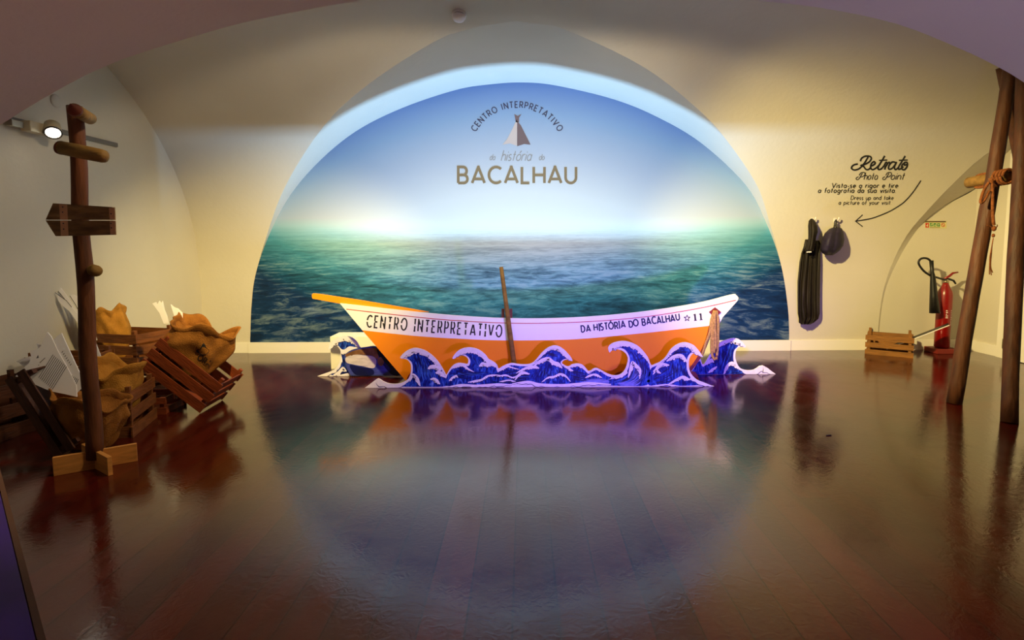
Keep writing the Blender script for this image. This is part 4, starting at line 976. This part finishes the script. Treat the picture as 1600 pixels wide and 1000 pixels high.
# left-hand heap
def sack(name_, label, M4, rx, ry, h, seed, m='burlap', fold=.10, lip=.05, patch=None, nth=84, nz=30):
    """a slumped open sack: local Z up, M4 places it"""
    bm = bmesh.new(); rings = []
    prof = []
    for i in range(nz+1):
        k = i/nz; prof.append((.55+.5*math.sin(min(1, k*1.15)*PI*.62)-.22*max(0, k-.7), k*h))
    for i in range(1, 6): prof.append((prof[nz][0]+.09*math.sin(i/5*PI*.9)+.10*i/5, h+lip*math.sin(i/5*PI*.75)-.5*lip*(i/5)**2*2.2))
    for j, (r, z) in enumerate(prof):
        ring = []
        for k in range(nth):
            a = 2*PI*k/nth; c, s = math.cos(a), math.sin(a)
            nv = noise.noise(Vector((c*1.2+seed, s*1.2, z*4)))*.30-abs(noise.noise(Vector((c*1.7+z*3, s*1.7+seed, z*5))))*.34+.09-abs(noise.noise(Vector((c*3.4, s*3.4+z*6, z*12+seed))))*.12
            fo = fold*(abs(math.sin(a*3.5+seed+z*4))-.5)*(.2+z/h*.5)
            rr_ = r*(1+nv+fo); ring.append(bm.verts.new((c*rx*rr_, s*ry*rr_, z*(1+.30*noise.noise(Vector((c*1.1+seed*2, s*1.1, 3))))+.012*noise.noise(Vector((c*3, s*3, j*.3))))))
        rings.append(ring)
    for i in range(len(rings)-1):
        for k in range(nth): bm.faces.new((rings[i][k], rings[i][(k+1) % nth], rings[i+1][(k+1) % nth], rings[i+1][k]))
    bm.faces.new(rings[0][::-1])
    cv = bm.verts.new((0, 0, h*.62)); last = rings[-1]
    inner = [bm.verts.new(Vector((v.co.x*.62, v.co.y*.62, h*.66+.02*noise.noise(v.co*14)))) for v in rings[nz]]
    for k in range(nth): bm.faces.new((last[k], last[(k+1) % nth], inner[(k+1) % nth], inner[k])); bm.faces.new((inner[k], inner[(k+1) % nth], cv))
    bmesh.ops.recalc_face_normals(bm, faces=bm.faces)
    for _ in range(5): bmesh.ops.smooth_vert(bm, verts=bm.verts, factor=.5, use_axis_x=True, use_axis_y=True, use_axis_z=True)
    bmesh.ops.transform(bm, matrix=M4, verts=bm.verts)
    bv = BVHTree.FromBMesh(bm)
    o = obj(name_, bm, M[m], smooth=True); tag(o, label, 'sack', 'burlap sacks in the crate heap'); return o, bv
def TM(loc, R=None): return Matrix.Translation(Vector(loc)) @ (R.to_4x4() if R is not None else Matrix.Identity(4))

GRP = 'slatted wooden crates'
# near front crate (standing), its near corner beside the signpost
nb = on_z(208, 684); e2 = on_z(246, 652); u = (e2-nb); Lb = u.length; u.normalize(); v_ = Vector((-u.y, u.x, 0))
cb = nb+u*Lb/2+v_*.17; cb.z = 0
crate('dark slatted crate standing on the floor just right of the signpost pole', cb, Matrix((u, v_, (0, 0, 1))).transposed(), Lb, .34, .29, 'crate', group=GRP)
# leaning crate with the white cards
ca = on_y(86, 712, 2.98); ca.z = 0
Ra = RZ(-3) @ RY(60)
ca2 = Vector(ca)+Ra @ Vector((-.26, .13, 0)); ca2.z += .004
crate('steeply tilted crate at far left holding the fan of white cards', ca2, Ra, .52, .26, .135, 'crateshade', nsl=2, slat=.052, group=GRP)
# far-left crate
ce = Vector((-3.38, 3.40, 0)); crate('crate standing at the left picture edge behind the tilted one', ce, RZ(82), .5, .32, .34, 'crateshade', slat=.085, group=GRP)
# stack by the left wall: lower and upper crates
nC = Vector((-3.0, 4.15, 0)); RC = RZ(-14)
cl = nC+RC @ Vector((-.26, .18, 0))
crate('lower crate of the stack beside the left wall, in shadow', cl, RC, .5, .36, .262, 'crate', group=GRP, post=0)
crate('upper crate of the stack beside the left wall, holding a sack', cl+Vector((.0, 0, .266)), RC @ RZ(1), .52, .36, .25, 'crate', group=GRP)
# behind the cards
cf = Vector((-3.3, 3.72, 0)); crate('crate behind the white cards, half hidden by the signpost pole', cf+Vector((.06, .12, .0)), RZ(8), .44, .24, .44, 'crate', nsl=4, group=GRP)
# tilted crate at the right of the heap
cdn = on_z(312, 646); RD = RZ(4) @ RY(41)
cdp = Vector(cdn)+RD @ Vector((-.27, .17, 0)); cdp.z += .003
crate('red-brown tilted crate at the right end of the heap with an open sack', cdp, RD, .54, .34, .26, 'cratered', group=GRP)
ch = on_z(286, 650); ch.z = 0
crate('low dark crate on the floor under the tilted red-brown crate', ch+Vector((-.30, .16, 0)), RZ(3), .3, .26, .12, 'cratered', nsl=2, slat=.045, group=GRP, post=0)

# sacks
sD, bD = sack('burlap_sack', 'brown burlap sack with black lettering bulging out of the tilted red-brown crate', TM(cdp+RD @ Vector((.0, .0, .03)), RD @ RY(-20)), .215, .15, .42, 3.1, 'burlapdark')
sC, bC = sack('burlap_sack', 'yellowish sack in the upper crate behind the signpost pole', TM(cl+Vector((-.13, .0, .285)), RZ(20) @ RY(-6)), .12, .12, .36, 7.7)
sA, bA = sack('burlap_sack', 'burlap sack draped below the white cards in the steeply tilted crate', TM(Vector((-2.56, 3.10, .03)), RZ(10) @ RY(8)), .19, .125, .29, 12.4, 'burlapdark')
sB, bB = sack('burlap_sack', 'yellow burlap sack slumped in the crate right of the signpost pole', TM(cb+Vector((.0, -.02, .03)), RZ(30) @ RY(4)), .14, .15, .38, 21.9)
# lettering and black mark on the brown sack
def on_bvh(bv, off=.003):
    def f(x, y):
        d = ray(x, y).normalized(); h_ = bv.ray_cast(CAMP, d)[0]
        return (h_-d*off) if h_ is not None else CAMP+d*4.0
    return f
def hits(bv, pts):
    return all(bv.ray_cast(CAMP, ray(x, y).normalized())[0] is not None for x, y in pts)
fD = on_bvh(bD)
bm = bmesh.new(); lay_text(bm, 'ORA', line_path(308, 561, 328, 574), 9, 1.4, fD, .8, .25, fit=22); obj('sack_lettering', bm, M['ink'], sD)
bm = bmesh.new(); blob = catmull([(306, 548), (313, 544), (318, 536), (323, 544), (327, 548), (322, 554), (312, 553)], 4, True); add_poly(bm, [fD(*p) for p in blob]); obj('black_mark', bm, M['ink'], sD)

# fish-shaped white cards
def card(label, out, Y, tilt=0, lines=None, logo=None, yaw=.25):
    """flat card traced at depth Y and leaning back by tilt (m per m)"""
    base = max(p[1] for p in out); zb_ = on_y(out[0][0], base, Y).z; x0_ = on_y(sum(p[0] for p in out)/len(out), base, Y).x
    def fc(k):
        def f(x, y):
            p = on_y(x, y, Y)
            for _ in range(8): p = on_y(x, y, Y+tilt*(p.z-zb_)+yaw*(p.x-x0_)-.0012*k)
            return p
        return f
    c_ = fc(0)(sum(p[0] for p in out)/len(out), base)
    o = thing('fish_card', label, 'card', c_, group='white fish-shaped cards in the crates')
    obj('card_board', prism([fc(0)(*p) for p in out], (0, .005, 0)), M['card'], o)
    if lines:
        bm = bmesh.new()
        for (a, b) in lines:
            ribbon2d(bm, [Vector(a).lerp(Vector(b), i/6) for i in range(7)], .95, fc(1))
        obj('printed_lines', bm, M['cardink'], o)
    if logo:
        bm = bmesh.new()
        for q in logo: add_poly(bm, [fc(1)(*p) for p in q])
        obj('printed_logo', bm, M['cardink'], o)
    return o
yc = 3.06
ln = []
for i in range(10):                                      # big text block, lines slanting up to the right
    ax, ay = 60.5+i*2.35, 590+i*2.05; ln.append(((ax, ay), (ax+22.5, ay-36)))
for i in range(9):
    ax, ay = 90+i*2.5, 608+i*1.3; ln.append(((ax, ay), (ax+14-i*.2, ay-26)))
out1 = [(24, 588), (38, 574), (46, 566), (48.5, 556), (45.6, 547.5), (54, 547), (63, 542), (69, 529), (74, 519), (80, 526), (90, 548), (108, 580), (119, 602), (120, 620), (102, 616), (78, 611), (48, 598)]
card('front fish-shaped white card with a long text block at far left', out1, yc, .35, [l for l in ln[:10]]+[((62, 567), (70.5, 559)), ((60, 570), (61, 571))], [[(56.5, 560), (59.5, 554.5), (60.5, 559)]])
out2 = [(80, 532), (84, 530), (90, 524.5), (96, 520.4), (102, 534), (112, 556), (125, 584), (128, 606), (118, 616), (104, 600)]
card('white card behind the text card, with a column of short words', out2, yc+.03, .35, [((96.5+2.2*i, 551+3.3*i), (98.5+2.2*i, 548.5+3.3*i)) for i in range(7)]+[l for l in ln[14:]])
out3 = [(25, 564.5), (36, 560), (46, 557), (52, 562), (60, 585), (50, 590), (38, 573)]
card('white card tip sticking out left behind the text card', out3, yc+.05, .35)
out3 = [(57, 537), (64, 539), (76, 541), (90, 560), (96, 575), (80, 580), (66, 560)]
card('small white card tip rising behind the middle of the text card', out3, yc+.07, .35)
yk = 4.15
for lab, o_, dy in (('leftmost thin white card behind the top of the stack', [(86, 457), (90, 461), (91, 470), (98, 478), (108, 486), (124, 508), (150, 532), (158, 530), (126, 496), (112, 480), (104, 470)], 0),
                    ('pale card standing tallest behind the signpost pole', [(91, 455), (95, 450), (98, 454), (104, 462), (112, 474), (122, 488), (146, 522), (136, 522), (110, 478), (100, 466)], .03),
                    ('white card half hidden behind the signpost pole', [(109, 462), (114, 460), (121, 464), (130, 480), (150, 520), (142, 522), (118, 476)], .06)):
    card(lab, o_, yk+dy, .25, yaw=.9, lines=[(o_[0], o_[-1]), (o_[-1], o_[-2])])  # lines here draw the dark edges of the cards
card('white card tucked between the signpost pole and the stack', [(147, 528), (151, 540), (157, 556), (163, 574), (158, 580), (148, 572), (146, 548)], 3.55, .3)
for lab, o_, dy in (('forked white card tip standing left in the brown sack', [(238, 474), (244, 472), (245.5, 476), (249, 470), (252, 474), (254, 470), (257, 484), (261, 494), (264, 506), (256, 506), (249, 489)], 0),
                    ('forked white card tip standing right in the brown sack', [(266.5, 475.5), (272, 480), (278, 482), (285, 489), (285, 500), (283, 508), (276, 506), (271, 490)], .04)):
    card(lab, o_, cdp.y-.02+dy, .25, yaw=.8)
card('grey card corner poking out low on the brown sack', [(343, 556), (347, 553), (348, 560), (338, 574), (335, 570)], cdp.y+.02, .2)

# ------------------------------------------------------------------ signpost
pb = on_z(152, 731); YP = pb.y
sp = thing('signpost', 'rough wooden signpost with arrow boards on a crossed pine foot', 'signpost', (pb.x, YP, 0))
pa, pt_ = on_y(148, 716, YP), on_y(117, 166, YP)
pole_bm = tube([pa.lerp(pt_, i/18)+Vector((.006*math.sin(i*.9), 0, 0)) for i in range(19)], [.040-.005*i/18 for i in range(19)], 18, True, .12)
obj('pole', pole_bm, M['polewood'], sp, True)
for a_, nm in ((34, 1), (-34, 2)):
    obj('foot_board', box((pb.x, YP, .05 if nm == 1 else .0502), (.36, .022, .10), RZ(a_), .002), M['pine'], sp)
yf = YP-.045
def planks(out): return prism([on_y(x, y, yf) for x, y in out], (0, -.02, 0))
obj('arrow_board', planks([(76.5, 343.5), (88, 318), (180, 324), (181, 343.8)]), M['plank'], sp)
obj('arrow_board', planks([(76.5, 344.6), (110, 344.8), (181, 345), (182, 367), (92, 369)]), M['plank'], sp)
fy = lambda x, y: on_y(x, y, yf-.0205)
bm = bmesh.new()
for q in ([(92, 319), (105, 320), (106, 343.4), (94, 343.4)], [(94, 344.8), (106, 344.8), (107, 368.2), (95, 368.6)], [(170, 324.6), (178.6, 325), (179.6, 343), (171.4, 343)], [(171.4, 345.2), (179.8, 345.2), (180.6, 366.6), (172.4, 366.8)]):
    add_poly(bm, [fy(*p) for p in q])
obj('batten_marks', bm, M['batten'], sp)
bm = bmesh.new()
for x, y in ((98, 323.5), (98, 331.5), (99, 349), (99.5, 358), (173.5, 334), (173.5, 349), (174, 356)):
    p = on_y(x, y, yf-.021); bmesh.ops.create_uvsphere(bm, u_segments=8, v_segments=6, radius=.0035, matrix=Matrix.Translation(p))
obj('nail_heads', bm, M['darkslot'], sp)
l0, l1 = on_y(96, 231, yf-.02), on_y(158, 243.5, yf-.02); ld = (l1-l0).normalized()
lg = obj('log_arrow', tube([l0, l0.lerp(l1, .5), l1, l1+ld*.02, l1+ld*.03], [.034, .035, .034, .03, .012], 18, True, .05), M['logwood'], sp, True)
obj('log_tip', tube([l0, l0-ld*.012, on_y(84.5, 227.5, yf-.02)], [.035, .033, .003], 18, True), M['logend'], lg)
t0, t1 = on_y(117, 172, YP-.30), on_y(140, 185, YP+.02)
lg = obj('log_arrow', tube([t0, t0.lerp(t1, .5), t1], .030, 18, True, .05), M['logwood'], sp, True)
td = (t1-t0).normalized()
obj('log_tip', tube([t0+td*.001, t0-td*.012, t0-td*.05+Vector((-.008, 0, .02))], [.03, .029, .004], 18, True), M['logend'], lg)
e0, e1 = on_y(149, 423, YP-.05), on_y(141, 421, YP+.16)
obj('log_stub', tube([e0, e0.lerp(e1, .5), e1], .031, 18, True, .05), M['logwood'], sp, True)

# ------------------------------------------------------------------ pole tripod on the right
fA, fB = on_z(1491, 630), on_z(1577, 660)
tA = on_y(1577, 116, 4.1); tB = on_y(1599, 112, 4.0)
tr = thing('pole_tripod', 'tripod of rough wooden poles lashed with rope at the right', 'tripod', ((fA.x+fB.x)/2+.2, (fA.y+fB.y)/2, 0))
dA = (tA-fA).normalized(); dB = (tB-fB).normalized()
obj('leg', pole(fA, tA+dA*.12, .050, .044, 16, 16, .12, .006), M['tripodwood'], tr, True)
obj('leg', pole(fB, tB+dB*.12, .047, .044, 16, 16, .12, .005), M['tripodwood'], tr, True)
fC = Vector((4.55, 4.55, 0.0)); tC = on_y(1569, 113, 4.2); dC = (tC-fC).normalized()
obj('leg', pole(fC+Vector((0, 0, .02)), tC+dC*.04, .046, .042, 16, 16, .12, .006), M['tripodwood'], tr, True)
def at_px_y(a, b, py):
    lo, hi = 0, 1
    for _ in range(40):
        m_ = (lo+hi)/2; p = a.lerp(b, m_); q = CAMR.transposed() @ (p-CAMP); y = PY-F*q.y/-q.z
        if y > py: lo = m_
        else: hi = m_
    return a.lerp(b, lo)
cA, cB = at_px_y(fA, tA, 280), at_px_y(fB, tB, 273)
off = Vector((0, .085, 0)); dr_ = ((cB+Vector((0, .05, 0)))-(cA+off)).normalized()
b0 = cA+off-dr_*.12; b1 = cB+Vector((0, .05, 0))-dr_*.045
obj('crossbar', tube([b0, b0+dr_*.008]+[b0.lerp(b1, i/6) for i in range(1, 7)], [.03]+[.042]*7, 16, True, .06), M['logwood'], tr, True)
lash = thing('lashing_rope', 'brown rope lashed round the tripod crossbar with a frayed hanging tail', 'rope', cA+Vector((0, -.1, -.6)))
bm = bmesh.new()
cm = cA+off*.5
for sg_ in (-1, 1):                                       # diagonal turns over leg and bar
    dg = (dr_*.75+dA*sg_*.66).normalized(); sh = (dr_*.66-dA*sg_*.75).normalized()
    for k in range(2):
        add_tube(bm, [cm+sh*(.02*(k-.5))+dg*math.cos(2*PI*i/24)*.066+Vector((0, 1, 0))*math.sin(2*PI*i/24)*.098 for i in range(25)], .0095, 8)
bu, bv_ = frame(dr_)
for k in range(4):                                        # turns round the bar beside the leg
    add_tube(bm, [b0+dr_*(.235+.026*k+.02*i/24)+(bu*math.cos(2*PI*i/24)+bv_*math.sin(2*PI*i/24))*.05 for i in range(25)], .0095, 8)
obj('turns', bm, M['ropebrown'], lash, True)
yt = cA.y-.09
obj('tail', tube([on_y(x, y, yt) for x, y in catmull([(1549, 279), (1551, 300), (1551, 325), (1552, 345), (1553, 352)], 5)], .0105, 8), M['ropebrown'], lash, True)
obj('loop', tube([on_y(x, y, yt) for x, y in catmull([(1545, 285), (1537, 298), (1532.5, 312), (1533, 317), (1538, 313), (1546, 298)], 5)], .0095, 8), M['ropebrown'], lash, True)
bm = bmesh.new(); pk = on_y(1553, 357, yt); bmesh.ops.create_icosphere(bm, subdivisions=2, radius=.016, matrix=Matrix.Translation(pk) @ Matrix.Diagonal((1, 1, 1.3, 1)))
pk = on_y(1552, 368, yt); bmesh.ops.create_icosphere(bm, subdivisions=2, radius=.011, matrix=Matrix.Translation(pk) @ Matrix.Diagonal((1, 1, 1.3, 1)))
obj('knot', bm, M['ropebrown'], lash, True)
bm = bmesh.new()
for q in ([(1552, 372), (1550, 384), (1549, 398), (1547, 412), (1549, 430)], [(1550, 384), (1547, 400), (1546, 420), (1546, 429)], [(1553, 356), (1548, 354), (1542, 352)], [(1553, 358), (1558, 354), (1558, 351)], [(1549, 398), (1548, 416), (1551, 426)]):
    add_tube(bm, [on_y(x, y, yt) for x, y in catmull(q, 4)], .0035, 6)
obj('frayed_end', bm, M['ropebrown'], lash, True)

# ------------------------------------------------------------------ track light, detector, small things
XT = XL+.012
tk = thing('track_light', 'cream track spotlight glowing on the rail on the left wall', 'light', on_x(80, 210, XL+.05))
y0_, y1_ = on_x(2, 189, XT).y, on_x(155, 222, XT).y; zt_ = on_x(155, 220, XT).z
obj('rail', box((XT, (y0_+y1_)/2, zt_), (.024, y1_-y0_+.4, .034), bev=.003), M['greytrack'], tk)
ya, yb_ = on_x(46, 200, XL+.09).y, on_x(76, 206, XL+.09).y
zb2 = on_x(60, 200, XL+.09).z
obj('gear_box', box((XL+.07, (ya+yb_)/2+.02, zb2), (.075, (yb_-ya)+.06, .075), bev=.006), M['cream'], tk)
obj('adapter', box((XL+.05, ya-.07, zb2-.0), (.05, .09, .045), bev=.004), M['metal'], tk)
hp = on_x(83, 208, XL+.16); hd = Vector((.55, -.62, -.85)).normalized()
obj('arm', tube([hp-hd*.05, Vector((XL+.09, yb_+.02, zb2))], .012, 10), M['cream'], tk, True)
obj('lamp_head', lathe([(.03, -.10), (.048, -.095), (.052, -.02), (.052, 0), (.046, 0), (.044, -.012)], hp, 28, hd), M['cream'], tk, True)
obj('lamp_rim', lathe([(.0525, -.012), (.054, -.004), (.0535, .003), (.047, .003), (.046, -.004)], hp, 28, hd), M['darkslot'], tk, True)
obj('lamp_lens', lathe([(.044, -.008), (.044, -.004), (.02, -.001)], hp, 28, hd), M['lamp'], tk, True)

pd_ = on_vault(717, 22)
nrm = Vector((0, -2*(pd_.y-(YB-VA))/VA**2, -2*(pd_.z-ZC)/VB**2)).normalized()
sd = thing('smoke_detector', 'round white smoke detector under the vault top', 'detector', pd_)
obj('base_ring', lathe([(.055, 0), (.056, .012), (.05, .014)], pd_, 28, nrm), M['plastic'], sd, True)
obj('slot_band', lathe([(.044, .013), (.044, .024)], pd_, 28, nrm), M['darkslot'], sd, True)
obj('cap', lathe([(.05, .022), (.051, .03), (.042, .046), (.02, .052)], pd_, 28, nrm), M['plastic'], sd, True)
pw = on_x(87, 158, XL)
tag(obj('round_cover', lathe([(.05, 0), (.05, .006), (.04, .012), (.01, .013)], pw, 24, (1, 0, 0)), M['plaster'], smooth=True), 'faint round white cover high on the left wall above the spotlight', 'cover')
pg = on_z(1295, 681)
tag(obj('wood_splinter', prism([pg+Vector((-.018, -.004, .001)), pg+Vector((.02, .004, .001)), pg+Vector((.018, .012, .001)), pg+Vector((-.016, .004, .001))], (0, 0, .004)), M['black']), 'tiny dark splinter lying on the floor at the right', 'splinter')

# low display table at the lower left, violet light put into its top colour
zt2 = .45
ea, eb = on_z(1, 775, zt2), on_z(58, 1010, zt2); d_ = (eb-ea).normalized(); sd_ = Vector((d_.y, -d_.x, 0))
if sd_.x > 0: sd_ = -sd_
ea = ea-d_*.5
eb = eb+d_*.35
vt = thing('display_table', 'low display table with painted-on violet light at the lower left corner', 'table', ((ea+eb)/2+sd_*.3)*1)
vt.location.z = 0; MATS[vt.name] = Matrix.Translation(vt.location)
up = Vector((0, 0, 1))
obj('table_top', prism([ea, eb, eb+sd_*.55, ea+sd_*.55], up*-.02), M['tabletop'], vt)
obj('edge_strip', prism([ea-sd_*.002, eb-sd_*.002, eb-sd_*.014, ea-sd_*.014], up*-.022), M['brownedge'], vt)
ctr = (ea+eb)/2+sd_*.3; ctr.z = (zt2-.02)/2
obj('pedestal', box(ctr, ((eb-ea).length*.7, .3, zt2-.02), Matrix((d_, sd_, up)).transposed()), M['brownedge'], vt)
